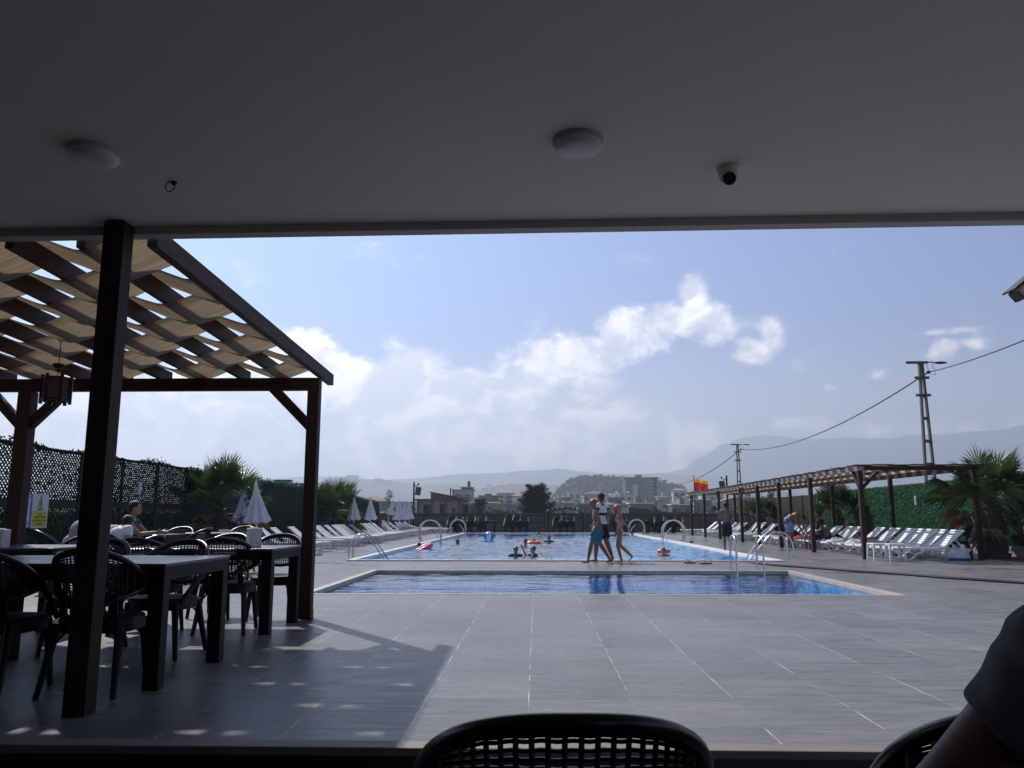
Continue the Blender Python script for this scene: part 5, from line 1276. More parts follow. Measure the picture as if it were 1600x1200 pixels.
# trees
def conifer(px, pt, pb_, Y, wpx, lab, seed, n=60, mt='leafc', name='conifer', per=230):
    rnd = random.Random(seed); c = A(px, pt, Y); z0 = terr(c.x, Y); h = c.z - z0; sc_ = Y / 1265; w = wpx * sc_ / 2; zb = A(px, pb_, Y).z - z0
    r = empty(name, (c.x, Y, z0), 0, lab, 'tree', 'trees in the town')
    m = MB(); m.tube([(0, 0, 0), (.1, 0, h * .5), (0, 0, h * .9)], [w * .12, w * .07, w * .02], 8); m.build('trunk', K['bark'], r)
    m = MB()
    for i in range(n):
        t = rnd.random() ** .9; z = zb + (h - zb) * t * .86; rad = w * (1 - t * .62) * (.75 + .35 * math.sin(i * 2.1) ** 2)
        a = rnd.uniform(0, 2 * PI); b0 = Vector((0, 0, z)); tip = Vector((math.cos(a) * rad, math.sin(a) * rad, z + rad * rnd.uniform(.25, .75)))
        if tip.z > h: tip.z = h * rnd.uniform(.93, 1.0)
        for k in range(per // 6):
            u = rnd.random() ** .7; p = b0.lerp(tip, u); s_ = w * .13 * (1.25 - u)
            p += Vector((rnd.gauss(0, s_), rnd.gauss(0, s_), rnd.gauss(0, s_ * .8))); l_ = w * rnd.uniform(.025, .06)
            d = ((tip - b0).normalized() + Vector((rnd.uniform(-.7, .7), rnd.uniform(-.7, .7), rnd.uniform(-.3, .7)))).normalized() * l_; e = d.orthogonal().normalized() * l_ * .4
            m.quad(p - d, p - e, p + d, p + e)
    m.build('crown', K[mt], r, fix=False); return r
conifer(838, 755, 812, 88, 66, 'big dark spiky conifer in the middle, left of the iron gate', 1, n=170, per=460)
conifer(751, 778, 812, 92, 40, 'small dark conifer between the unfinished house and the big conifer', 2, n=70, per=260)
conifer(609, 763, 800, 80, 24, 'dark leaning conifer beyond the left umbrellas', 3, n=60)
conifer(571, 782, 800, 75, 22, 'bushy dark tree top above the screen fence between two umbrellas', 4, n=50)
conifer(1118, 789, 812, 90, 24, 'round dark bush seen between the pergola posts', 5, n=60)
conifer(1205, 765, 800, 85, 30, 'dark tree above the net fence under the pergola', 6, n=60)
conifer(1072, 800, 812, 90, 30, 'low dark bush left of the first pergola post', 7, n=50)
conifer(700, 803, 815, 85, 26, 'low dark shrub in front of the unfinished house', 8, n=40)
for i, (px, pt, Y, w) in enumerate([(742, 788, 260, 16), (815, 768, 380, 16), (865, 776, 300, 12), (900, 777, 330, 14), (935, 783, 280, 12), (948, 781, 340, 12), (1035, 780, 300, 14), (1045, 790, 200, 14), (1060, 774, 380, 12), (1092, 785, 230, 12), (1140, 783, 260, 16), (1008, 793, 180, 14), (770, 780, 250, 12), (785, 784, 220, 10), (970, 786, 230, 12), (640, 790, 180, 14), (540, 785, 150, 18), (555, 786, 140, 14), (1170, 786, 200, 20)]):
    conifer(px, pt, 806, Y, w, 'small roundish tree among the houses, %s from the left edge of the town' % ORD[i], 20 + i, n=26, per=130, name='town_tree')

# hills as real ridges: a crest, a near slope, a far slope
def ridge(name, pts, Y, near, far, mt, base=-8, step=None, rough=1.0, lab=None, seed=0):
    P_ = [A(px, py, Y) for px, py in pts]; m = MB(); n = 220; x0, x1 = P_[0].x, P_[-1].x; vs = []
    rows = [(-near, 0), (-near * .8, .12), (-near * .6, .30), (-near * .42, .5), (-near * .25, .70), (-near * .12, .87), (0, 1), (far * .15, .9), (far * .4, .6), (far * .75, .2), (far, 0)]
    for i in range(n + 1):
        x = x0 + (x1 - x0) * i / n
        for a, b in zip(P_, P_[1:]):
            if a.x <= x <= b.x + 1e-6: t = (x - a.x) / (b.x - a.x); t = t * t * (3 - 2 * t); zc = a.z + (b.z - a.z) * t; break
        zc += rough * Y * .0011 * (noise.noise(Vector((x / Y * 38, seed, 0))) + .6 * noise.noise(Vector((x / Y * 95, seed, 3))))
        for (dy, f) in rows:
            k = Y * .006 * noise.noise(Vector((x / Y * 14, dy / Y * 14, seed))) * (1 - abs(2 * f - 1)) * 2
            vs.append((x, Y + dy, base + (zc - base) * f + k))
    nr = len(rows); m.add(vs, [(i * nr + j, i * nr + j + 1, (i + 1) * nr + j + 1, (i + 1) * nr + j) for i in range(n) for j in range(nr - 1)])
    o = m.build(name, K[mt], smooth=True); o['kind'] = 'structure'; return o
ridge('hill', [(848, 800), (862, 785), (872, 770), (885, 758), (900, 752), (925, 750), (950, 751), (975, 753), (1000, 754), (1030, 757), (1055, 765), (1085, 785), (1110, 796)], 900, 330, 300, 'hill', rough=1.6)
ridge('hill', [(700, 792), (735, 775), (755, 763), (790, 757), (830, 756), (865, 758), (905, 762), (960, 770), (1050, 765), (1130, 762), (1200, 767), (1280, 775), (1400, 785)], 2000, 600, 500, 'hill', seed=4)
ridge('hill', [(300, 790), (420, 775), (470, 762), (515, 750), (530, 748), (580, 749), (610, 752), (640, 755), (665, 757), (700, 755), (730, 760), (760, 765), (800, 775), (860, 790)], 2600, 700, 500, 'hillf', seed=2)
ridge('mountains', [(-500, 775), (-100, 770), (250, 765), (330, 756), (440, 747), (470, 745), (540, 745), (600, 750), (650, 748), (700, 742), (735, 740), (780, 739), (805, 736), (850, 735), (872, 732), (905, 736), (945, 740), (985, 741), (1020, 739), (1080, 742), (1150, 750), (1300, 770)], 3800, 800, 500, 'hillf', seed=7, rough=.9)
ridge('mountains', [(900, 775), (1000, 755), (1060, 735), (1100, 712), (1130, 694), (1165, 683), (1200, 680), (1260, 686), (1330, 684), (1390, 686), (1420, 680), (1480, 678), (1520, 674), (1560, 672), (1600, 664), (1700, 652), (1850, 650), (2200, 690)], 4800, 1100, 500, 'hillf', seed=9, rough=.5)
# buildings on the crests
def crest(pl, pr, pt, Y, lab, fl=3, **k):
    a, b = A(pl, pt, Y), A(pr, pt, Y); house(a.x, b.x, Y, a.z, fl, 'render_grey', 'greyroof', lab, z0=a.z - (b.x - a.x) * k.get('hf', .6), depth=20, nw=k.get('nw', 5))
crest(530, 546, 745, 2540, 'distant hazy building on the left hill crest, left part'); crest(541, 559, 742.5, 2545, 'distant hazy building block on the left hill crest, tallest')
crest(585, 597, 748, 2540, 'distant hazy block on the left hill, middle'); crest(596, 612, 750.5, 2540, 'distant hazy long block on the left hill, right end', hf=.4)
crest(904, 921, 747, 880, 'building on top of the wooded hill, behind the boy'); crest(944, 956, 750, 890, 'small building on top of the wooded hill, right of the first'); crest(1061, 1070, 759, 880, 'building on the right shoulder of the wooded hill')
rn = random.Random(5)
for i in range(14):
    px = 757 + i * 7.2 + rn.uniform(-2, 2); Yk = 1980 - rn.uniform(0, 50); p = A(px, 757 + rn.uniform(0, 7), Yk); w = rn.uniform(7, 14)
    m = MB(); m.box((0, 0, -w * .6), (w, w, w * 1.2)); m.box((0, 0, .3), (w + 1, w + 1, .6)); ob = m.build('far_house', [K['render_pale'], K['whiteroof']][i % 2], loc=tuple(p)); tag(ob, 'tiny pale house on the hazy ridge behind the big conifer, %s from the left' % ORD[i], 'house', 'tiny houses on the hazy ridge')
# foliage mass on the wooded hill
m = MB(); rnd = random.Random(8)
for _ in range(5200):
    px = rnd.uniform(862, 1085); Yk = rnd.uniform(700, 905); x = A(px, 760, Yk).x
    m.v and None
    pts_ = [(848, 800), (862, 785), (872, 770), (885, 758), (900, 752), (925, 750), (950, 751), (975, 753), (1000, 754), (1030, 757), (1055, 765), (1085, 785), (1110, 796)]
    xx = [A(a, b, 900).x for a, b in pts_]; zz = [A(a, b, 900).z for a, b in pts_]
    for j in range(len(xx) - 1):
        if xx[j] <= x <= xx[j + 1]:
            t = (x - xx[j]) / (xx[j + 1] - xx[j]); zc = zz[j] + (zz[j + 1] - zz[j]) * t; f = min(1, max(0, 1 - (900 - Yk) / 330 * 1.2)); z = -8 + (zc + 8) * (f if f < .9 else 1)
            s_ = rnd.uniform(1.5, 4.2); d = Vector((rnd.uniform(-1, 1), rnd.uniform(-.5, .5), rnd.uniform(-.6, 1))).normalized() * s_; e = d.orthogonal().normalized() * s_ * .6; c = Vector((x, Yk, z + rnd.uniform(0, 1) ** 2 * 4)); m.quad(c - d, c - e, c + d, c + e); break
tag(m.build('woods', K['leafc'], fix=False), kind='stuff')
m = MB(); rnd = random.Random(9)
for _ in range(3600):
    Yk = rnd.uniform(75, 330); px = rnd.uniform(560, 1240); x = A(px, 800, Yk).x; z = terr(x, Yk)
    cl = noise.noise(Vector((x * .05, Yk * .03, 2)))
    if cl < .02: continue
    s_ = rnd.uniform(.25, .7) * (Yk / 150) ** .5; d = Vector((rnd.uniform(-1, 1), rnd.uniform(-.5, .5), rnd.uniform(-.6, 1))).normalized() * s_; e = d.orthogonal().normalized() * s_ * .6; c = Vector((x, Yk, z + rnd.uniform(0, 2.6))); m.quad(c - d, c - e, c + d, c + e)
tag(m.build('undergrowth', K['leafh'], fix=False), kind='stuff')
# roofs with heaters just over the left fence
for (px0, px1, pt, Y, lab) in ((423, 441, 752, 46, 'roof frames of a house peeping over the left fence, nearer group'), (446, 472, 757, 55, 'roof frames of a house peeping over the left fence, right group')):
    a, b = A(px0, pt, Y), A(px1, pt, Y); r = empty('roof_heater_house', (a.x, Y, -1.7), 0, lab, 'building'); w = b.x - a.x
    m = MB(); m.box((w / 2, 3, (a.z + 1.7 - .45) / 2), (w + 1.5, 6, a.z + 1.7 - .45)); m.build('wall', K['render_grey'], r)
    for k in range(4):
        m = MB(); x = w * k / 3; m.bar((x - .15, .4, a.z + 1.3), (x + .2, .9, a.z + 1.75), .28, .04); m.tube([(x - .1, .9, a.z + 1.78), (x + .3, .9, a.z + 1.78)], .06, 6); m.build('solar_heater', K['render_grey'], r)

# the air
m = MB(); m.box((0, 2650, 300), (8800, 6200, 620)); 
hm = bpy.data.materials.new('haze'); hm.use_nodes = True; t = hm.node_tree; t.nodes.remove(t.nodes['Principled BSDF'])
v = t.nodes.new('ShaderNodeVolumePrincipled'); v.inputs['Color'].default_value = (.70, .81, 1.0, 1); v.inputs['Density'].default_value = .00048; v.inputs['Anisotropy'].default_value = .35
t.links.new(v.outputs[0], t.nodes['Material Output'].inputs['Volume'])
o = m.build('haze', hm); tag(o, kind='stuff')
# ------------------------------------------------------------------ people
def remesh(mb, vox, smooth=4, name='person'):
    me = mb.mesh(name); o = bpy.data.objects.new('tmp', me); COL.objects.link(o)
    md = o.modifiers.new('r', 'REMESH'); md.mode = 'VOXEL'; md.voxel_size = vox
    s_ = o.modifiers.new('s', 'SMOOTH'); s_.iterations = smooth; s_.factor = .5
    bpy.context.view_layer.update(); dg = bpy.context.evaluated_depsgraph_get()
    out = bpy.data.meshes.new_from_object(o.evaluated_get(dg)); out.name = name
    bpy.data.objects.remove(o); bpy.data.meshes.remove(me)
    out.polygons.foreach_set('use_smooth', [True] * len(out.polygons)); out.materials.clear(); return out
def mobj(name, me, m_, parent=None, loc=None):
    me.materials.append(m_); o = bpy.data.objects.new(name, me); COL.objects.link(o); adopt(o, parent)
    if loc is not None: o.location = loc
    return o
BASE = dict(pel=(0, 0, .53), bel=(0, .005, .60), che=(0, 0, .72), nek=(0, 0, .83), hea=(0, .012, .925),
            shL=(-.105, 0, .805), shR=(.105, 0, .805), elL=(-.135, -.01, .63), elR=(.135, -.01, .63), wrL=(-.145, .03, .485), wrR=(.145, .03, .485),
            hiL=(-.05, 0, .515), hiR=(.05, 0, .515), knL=(-.055, .012, .285), knR=(.055, .012, .285), anL=(-.055, -.01, .045), anR=(.055, -.01, .045))
def V(a): return Vector(a)
def hand(m, w, d, pdir, s):
    """palm and five bent fingers; d = direction of the hand, pdir = the way the thumb side points"""
    d = d.normalized(); pdir = (pdir - d * pdir.dot(d)).normalized(); nrm = d.cross(pdir)
    c = w + d * .045 * s
    rot = Matrix((pdir, nrm, d)).transposed(); m.ball(c, (.026 * s, .012 * s, .036 * s), 10, 7, rot)
    for i, (off, ln) in enumerate(((.019, .040), (.007, .045), (-.006, .042), (-.018, .033))):
        b = w + d * .072 * s + pdir * off * s; k = b + d * ln * .5 * s + nrm * .006 * s; t = k + d * ln * .45 * s + nrm * .015 * s
        m.tube([b - d * .01 * s, k, t], [.0062 * s, .0058 * s, .0046 * s], 6)
    b = w + d * .02 * s + pdir * .02 * s; m.tube([b, b + pdir * .02 * s + d * .018 * s, b + pdir * .026 * s + d * .042 * s + nrm * .006 * s], [.0085 * s, .0075 * s, .0055 * s], 6)
def figure(lab, loc, rz, H, pose=None, skin='skin', vox=.008, stout=1.0, look=(0, 1, 0), cap=None, hair='hair', long_hair=False, wear=(), group=None, female=False, hands=True):
    J = {k: V(v) for k, v in BASE.items()}
    for k, v in (pose or {}).items(): J[k] = V(v)
    J = {k: v * H for k, v in J.items()}
    s = H; q = stout; m = MB()
    def cap_(mb, a, b, r1, r2, g=0.0, ends=True):
        mb.tube([a, a.lerp(b, .5), b], [r1 * s + g, (r1 + r2) / 2 * s * 1.02 + g, r2 * s + g], 12)
        if ends: mb.ball(a, r1 * s + g, 12, 8); mb.ball(b, r2 * s + g, 12, 8)
    sh = (J['shR'] - J['shL']).normalized()
    up = (J['che'] - J['pel']).normalized(); fw = up.cross(sh); fw = -fw if False else sh.cross(up) * -1
    fw = up.cross(sh).normalized()
    rot = Matrix((sh, fw, sh.cross(fw))).transposed()
    m.ball(J['pel'], (.082 * s * q, .062 * s * q, .065 * s), 14, 10, rot); m.ball(J['bel'], (.068 * s * q, .052 * s * q, .075 * s), 14, 10, rot)
    m.ball(J['che'], (.085 * s * q, .056 * s * q, .095 * s), 14, 10, rot); m.ball(J['che'].lerp(J['nek'], .55), (.08 * s, .045 * s, .05 * s), 12, 8, rot)
    cap_(m, J['che'].lerp(J['nek'], .5), J['nek'], .045, .03); cap_(m, J['nek'], J['hea'].lerp(J['nek'], .35), .030, .029)
    if female: 
        for k in (-1, 1): m.ball(J['che'] + sh * k * .038 * s + fw * .045 * s - up * .01 * s, .03 * s, 10, 7)
    for k in 'LR':
        cap_(m, J['nek'].lerp(J['sh' + k], .25), J['sh' + k], .03, .031 * q)
        cap_(m, J['sh' + k], J['el' + k], .030 * q, .0225 * q); cap_(m, J['el' + k], J['wr' + k], .0225 * q, .0145)
        fd = (J['wr' + k] - J['el' + k]).normalized()
        if hands: hand(m, J['wr' + k], fd + V((0, .0, -.15)), V(look) + V((0, 0, .3)), s * .95)
        cap_(m, J['hi' + k], J['kn' + k], .050 * q, .034 * q); cap_(m, J['kn' + k], J['kn' + k].lerp(J['an' + k], .35), .034 * q, .034 * q); cap_(m, J['kn' + k].lerp(J['an' + k], .35), J['an' + k], .034 * q, .020)
        sd = (J['kn' + k] - J['hi' + k]); lk = V(look); 
        shin = (J['an' + k] - J['kn' + k]).normalized(); fdir = (lk - shin * lk.dot(shin)); fdir = fdir.normalized() if fdir.length > .1 else V(look)
        if J['an' + k].z < .09 * s: fdir.z = 0 if J['an' + k].z < .055 * s else fdir.z * .8 - .35; fdir.normalize()
        a = J['an' + k]; m.ball(a - fdir * .012 * s + V((0, 0, -.018 * s)), (.019 * s, .022 * s, .02 * s), 10, 7); heel = a + V((0, 0, -.026 * s)) if abs(shin.z) > .5 else a
        m.tube([heel, heel + fdir * .055 * s, heel + fdir * .10 * s], [.0195 * s, .019 * s, .012 * s], 8, flat=(1.25, .8))
        m.ball(heel + fdir * .095 * s, (.02 * s, .02 * s, .011 * s), 8, 6)
    # head: skull, jaw, nose, ears, lips
    L_ = V(look).normalized(); sd = L_.cross(V((0, 0, 1))).normalized(); u = sd.cross(L_)
    hr = Matrix((sd, L_, u)).transposed(); hc = J['hea']
    m.ball(hc + u * .012 * s, (.046 * s, .056 * s, .052 * s), 16, 12, hr); m.ball(hc - u * .030 * s + L_ * .014 * s, (.035 * s, .040 * s, .036 * s), 14, 10, hr)
    m.ball(hc + L_ * .056 * s - u * .012 * s, (.007 * s, .012 * s, .013 * s), 8, 6, hr); m.ball(hc + L_ * .050 * s - u * .032 * s, (.016 * s, .007 * s, .006 * s), 8, 6, hr)
    m.ball(hc + L_ * .046 * s - u * .050 * s, (.014 * s, .012 * s, .010 * s), 8, 6, hr)
    for k in (-1, 1): m.ball(hc + sd * k * .046 * s - u * .008 * s, (.006 * s, .011 * s, .017 * s), 8, 6, hr)
    body = mobj('person', remesh(m, vox), K[skin]); body.location = loc; body.rotation_euler = (0, 0, rz); tag(body, lab, 'person', group)
    e = MB()
    for k in (-1, 1): e.ball(hc + L_ * .0495 * s + sd * k * .018 * s + u * .004 * s, (.006 * s, .005 * s, .004 * s), 8, 6, hr)
    e.build('eyes', K['ink'], body, smooth=True)
    c = MB()
    hc2 = hc + u * .016 * s - L_ * .004 * s
    if cap:
        n = 20; prof = [(math.sin(t) * .0505 * s, math.cos(t) * .057 * s) for t in [PI * .60 * i / 9 for i in range(10)]]
        vs = []
        for (r_, z_) in reversed(prof):
            for i in range(n):
                a = 2 * PI * i / n; tilt = -.25 * math.sin(a) * r_
                vs.append(hc2 + sd * math.cos(a) * r_ + L_ * math.sin(a) * r_ * 1.16 + u * (z_ - tilt * -1 * .6))
        c.add(vs, [(j * n + i, j * n + (i + 1) % n, (j + 1) * n + (i + 1) % n, (j + 1) * n + i) for j in range(9) for i in range(n)]); o = c.build('swim_cap', K[cap], body, smooth=True)
    else:
        c.ball(hc2 + u * .008 * s - L_ * .006 * s, (.052 * s, .058 * s, .054 * s), 14, 10, hr); c.ball(hc2 - L_ * .028 * s - u * .018 * s, (.044 * s, .034 * s, .045 * s), 12, 8, hr)
        # keep the face free
        me = remesh(c, vox * .9, 2, 'hair'); bm = bmesh.new(); bm.from_mesh(me)
        dl = [v_ for v_ in bm.verts if (v_.co - hc).dot(L_) > .030 * s and (v_.co - hc).dot(u) < .038 * s]
        bmesh.ops.delete(bm, geom=dl, context='VERTS')
        for v_ in bm.verts: v_.co += v_.normal * .004 * s * noise.noise(v_.co * 60)
        bm.to_mesh(me); bm.free(); mobj('hair', me, K[hair], body)
    if long_hair:
        c = MB(); c.tube([hc2 - L_ * .04 * s, hc2 - L_ * .065 * s - u * .05 * s, hc2 - L_ * .06 * s - u * .12 * s], [.03 * s, .026 * s, .012 * s], 8); c.build('ponytail', K[hair], body, smooth=True)
    # clothes follow the body with a little room
    for w in wear:
        g = .006 * s; c = MB(); kind = w[0]
        if kind == 'shorts':
            ln = w[2]; c.ball(J['pel'] + up * -.002 * s, (.088 * s * q, .068 * s * q, .062 * s), 16, 10, rot)
            for k in 'LR':
                a, b = J['hi' + k], J['hi' + k].lerp(J['kn' + k], ln); c.tube([a + up * .02 * s, a.lerp(b, .5), b], [.055 * s * q, .055 * s * q, .052 * s * q + .004 * s], 14)
        elif kind == 'shirt':
            c.ball(J['bel'], (.075 * s * q, .06 * s * q, .085 * s), 14, 10, rot); c.ball(J['che'], (.093 * s * q, .064 * s * q, .098 * s), 14, 10, rot); c.ball(J['pel'] + up * .02 * s, (.088 * s * q, .068 * s * q, .06 * s), 14, 10, rot)
            c.ball(J['che'].lerp(J['nek'], .5), (.084 * s, .05 * s, .05 * s), 12, 8, rot)
            for k in 'LR':
                c.tube([J['nek'].lerp(J['sh' + k], .35), J['sh' + k]], [.036 * s, .038 * s * q], 12); c.ball(J['sh' + k], .038 * s * q, 12, 8)
                c.tube([J['sh' + k], J['sh' + k].lerp(J['el' + k], w[2])], [.038 * s * q, .036 * s * q], 12)
        elif kind == 'suit':
            c.ball(J['pel'], (.0845 * s * q, .0645 * s * q, .064 * s), 14, 10, rot); c.ball(J['bel'], (.0705 * s * q, .0545 * s * q, .077 * s), 14, 10, rot); c.ball(J['che'] - up * .012 * s, (.0875 * s * q, .0585 * s * q, .080 * s), 14, 10, rot)
            for k in 'LR': c.tube([J['che'].lerp(J['sh' + k], .3) + fw * .035 * s, J['sh' + k].lerp(J['nek'], .4) + up * .028 * s, J['che'].lerp(J['sh' + k], .4) - fw * .045 * s], .009 * s, 6)
        elif kind == 'band':
            c.ball(J['che'] - up * w[2] * s, (.0955 * s * q, .0665 * s * q, .045 * s), 16, 8, rot)
            for k in 'LR': c.tube([J['sh' + k].lerp(J['el' + k], .22), J['sh' + k].lerp(J['el' + k], .46)], .0385 * s * q, 12)
        me = remesh(c, vox, 3, w[3] if len(w) > 3 else kind)
        mobj(w[3] if len(w) > 3 else {'suit': 'swimsuit', 'band': 'stripe'}.get(kind, kind), me, K[w[1]], body)
    return body
WALK = dict(knL=(-.05, .10, .30), anL=(-.05, .13, .045), knR=(.05, -.01, .29), anR=(.05, -.19, .085), elL=(-.14, -.05, .64), wrL=(-.15, -.03, .49), elR=(.14, .02, .63), wrR=(.14, .07, .49))
GW = 'three walkers between the pools'
p = G(914, 879); z_ = 0
figure('boy in a red swim cap and teal shorts striding left between the pools', (p.x + .28, p.y, .002), PI / 2, 1.47,
       dict(WALK, anL=(-.05, .145, .04), knL=(-.05, .09, .285), knR=(.055, -.06, .285), anR=(.055, -.20, .06), che=(0, .01, .72), nek=(0, .02, .83), hea=(0, .045, .925), shL=(-.10, .0, .80), shR=(.10, 0, .80),
            elL=(-.125, -.03, .64), wrL=(-.11, .05, .50), elR=(.13, -.06, .65), wrR=(.10, -.09, .52)), skin='skind', vox=.0065, cap='redcap', wear=(('shorts', 'teal', .78),), group=GW)
p = A(939, 850, 19.42)
figure('man in white T-shirt with dark chest stripe and black shorts, between the two children', (p.x + .02, 19.42, .002), R(48), 1.62,
       dict(WALK, knL=(-.05, .06, .29), anL=(-.05, .08, .045), knR=(.05, -.05, .285), anR=(.05, -.15, .06), elL=(-.15, -.03, .65), wrL=(-.13, .05, .53), elR=(.15, -.05, .65), wrR=(.13, -.02, .52)), skin='skind', vox=.0075, stout=1.12,
       wear=(('shorts', 'navy', .80), ('shirt', 'tee', .5), ('band', 'navy', .03)), group=GW)
p = G(957, 876)
figure('girl in an orange cap and pale pink swimsuit walking left behind the man', (p.x + .13, 19.25, .002), PI / 2, 1.34,
       dict(knL=(-.045, .05, .29), anL=(-.045, -.01, .045), knR=(.045, .0, .29), anR=(.045, -.20, .10), che=(0, 0, .72), hea=(0, .045, .925), nek=(0, .015, .83), elL=(-.12, -.06, .66), wrL=(-.11, .03, .55), elR=(.125, -.10, .67), wrR=(.12, -.19, .545)),
       skin='skin', vox=.0062, stout=.92, cap='orange', wear=(('suit', 'pink'),), group=GW)
p = G(1137, 861)
figure('bare-chested boy in long black shorts standing at the right pool edge, seen from behind', (p.x, p.y, .002), R(-22), 1.5,
       dict(elR=(.15, .03, .66), wrR=(.10, .12, .60), elL=(-.12, .04, .65), wrL=(-.07, .11, .58)), skin='skind', vox=.009, wear=(('shorts', 'blackc', .95),))
# bending man
y = BY - .25; p = Vector((8.62, y, 0))
figure('bare-backed man in blue patterned shorts bending over a lounger', (p.x, y, .002), R(-82), 1.72,
       dict(pel=(0, -.02, .535), bel=(0, .04, .595), che=(0, .13, .625), nek=(0, .225, .60), hea=(0, .295, .555), shL=(-.10, .205, .60), shR=(.10, .205, .60), elL=(-.11, .25, .43), elR=(.11, .25, .43), wrL=(-.09, .31, .31), wrR=(.09, .31, .31),
            hiL=(-.05, -.025, .515), hiR=(.05, -.025, .515), knL=(-.055, .03, .28), knR=(.055, .02, .28)), skin='skind', vox=.011, stout=1.12, look=(0, .75, -.66), wear=(('shorts', 'blue', .9),))
# man in black sitting sideways on a lounger
SIT = dict(pel=(0, 0, .07), bel=(0, -.005, .14), che=(0, 0, .26), nek=(0, .01, .37), hea=(0, .03, .465), shL=(-.105, 0, .345), shR=(.105, 0, .345), elL=(-.15, .05, .19), elR=(.15, .04, .19), wrL=(-.10, .16, .13), wrR=(.10, .17, .12),
           hiL=(-.055, .02, .05), hiR=(.055, .02, .05), knL=(-.07, .24, .06), knR=(.07, .24, .06), anL=(-.07, .25, -.20), anR=(.07, .25, -.20))
def lift(P, dz): return {k: (v[0], v[1], v[2] + dz) for k, v in P.items()}
p = Vector((9.22, MY, 0))
figure('man in black T-shirt and black shorts sitting on a right-hand lounger', (p.x, MY, .30), R(100), 1.75, lift(dict(SIT, elR=(.16, -.06, .20), wrR=(.17, -.16, .06)), .0), skin='skind', vox=.011, stout=1.08, wear=(('shorts', 'blackc', .8), ('shirt', 'blackc', .5)))
# seated at the small tables on the left
figure('dark-haired woman in a blue top sitting in profile at the small ashtray table', (A(205, 810, 12.5).x, 12.5, .43), R(-80), 1.62, lift(dict(SIT, elL=(-.12, .12, .22), wrL=(-.08, .25, .24), elR=(.12, .12, .22), wrR=(.08, .25, .24)), 0), skin='skin', vox=.011, female=True, long_hair=False, wear=(('shorts', 'navy', .9), ('shirt', 'bluet', .3)))
figure('person in a lilac shirt leaning forward beside the notice boards', (A(100, 820, 11.8).x + .1, 11.85, .43), R(-60), 1.68, lift(dict(SIT, che=(0, .05, .25), nek=(0, .13, .35), hea=(0, .19, .43), shL=(-.105, .09, .335), shR=(.105, .09, .335), elL=(-.14, .18, .20), elR=(.14, .18, .20), wrL=(-.06, .28, .22), wrR=(.06, .28, .22)), 0), skin='skind', vox=.011, stout=1.15, wear=(('shorts', 'grey', .9), ('shirt', 'lilac', .5)))
figure('person in a white shirt half hidden right of the thick post', (A(176, 828, 11.2).x, 11.2, .40), R(-15), 1.5, lift(dict(SIT, che=(0, .05, .25), nek=(0, .12, .33), hea=(0, .19, .38), shL=(-.105, .09, .325), shR=(.105, .09, .325)), 0), skin='skin', vox=.012, wear=(('shorts', 'grey', .9), ('shirt', 'tee', .5)))
c = copy_tree(C0); c.location = (A(176, 828, 11.2).x, 11.2, 0); c.rotation_euler = (0, 0, R(-15)); c['label'] = 'black tub chair in which the person in white sits'; 

# swimmers: whole bodies treading water, only heads and shoulders above it
TREAD = dict(shL=(-.105, 0, .80), elL=(-.19, .04, .72), wrL=(-.22, .16, .74), elR=(.19, .04, .72), wrR=(.22, .16, .74), knL=(-.08, .12, .33), anL=(-.07, .0, .12), knR=(.08, .10, .32), anR=(.07, -.05, .12))
WZ = -.075
SW = [ # px, py of the water line, height, how much shows (fraction of the height), heading, cap, skin, label, wear
 (715, 850, 1.6, .875, 200, None, 'skind', 'dark-haired swimmer near the left pool edge, only the head above water', ()),
 (806, 869, 1.45, .80, 180, 'bluecap', 'skind', 'swimmer in a blue cap, left one of the nearest pair', (('shirt', 'navy', .5),)),
 (834, 869, 1.5, .80, 120, 'bluecap', 'skin', 'swimmer in a blue-green cap lifting an arm, right one of the nearest pair', (('shirt', 'navy', .5),)),
 (821, 853, 1.5, .82, 160, None, 'skind', 'dark-haired swimmer left of the orange ring', ()),
 (834, 848, 1.5, .87, 190, 'grey', 'skin', 'swimmer with a grey cap behind the orange ring', ()),
 (858, 847, 1.6, .80, 170, None, 'skind', 'dark swimmer alone right of the orange ring', (('shirt', 'navy', .5),)),
 (842, 835.5, 1.6, .87, 150, None, 'skind', 'distant swimmer near the far edge of the pool', ()),
 (1037, 867, 1.25, .83, 150, None, 'skin', 'child with orange arm floats at the right side of the pool', (('shirt', 'orange', .4),)),
 (1080, 851, 1.6, .90, 220, None, 'skind', 'swimmer holding on to the right pool edge', ()),
 (655, 855, 1.4, .88, 80, None, 'skind', 'swimmer reaching for the left pool edge beside the pink float', ()),
]
for px, py, H_, fr_, hd, cap, sk, lab, wr in SW:
    p = G(px, py, WZ); ps = dict(TREAD)
    if 'lifting' in lab: ps.update(elR=(.20, .06, .80), wrR=(.24, .10, .93))
    if 'reaching' in lab: ps.update(elL=(-.15, .12, .84), wrL=(-.15, .26, .88))
    figure(lab, (p.x, p.y, WZ - H_ * fr_), R(hd), H_, ps, skin=sk, vox=.013, cap=cap, wear=wr, group='swimmers in the big pool')
def ring(px, py, m_, lab, name, r0=.30, r1=.09, z=.0, sx=1):
    p = G(px, py, WZ); m = MB(); m.tube([(r0 * sx * math.cos(a), r0 * math.sin(a), 0) for a in [2 * PI * i / 28 for i in range(28)]], r1, 12, closed=True)
    o = m.build(name, K[m_], loc=(p.x, p.y, WZ + .04 + z), smooth=True); tag(o, lab, 'float', 'inflatable floats in the pool'); return o
ring(834, 850, 'orangef', 'orange swim ring floating in the middle of the pool', 'swim_ring', .24, .075)
o = ring(663, 858, 'pinkf', 'pink inflatable float tilted beside the left pool edge', 'swim_float', .24, .09); o.rotation_euler = (R(10), R(-22), 0)
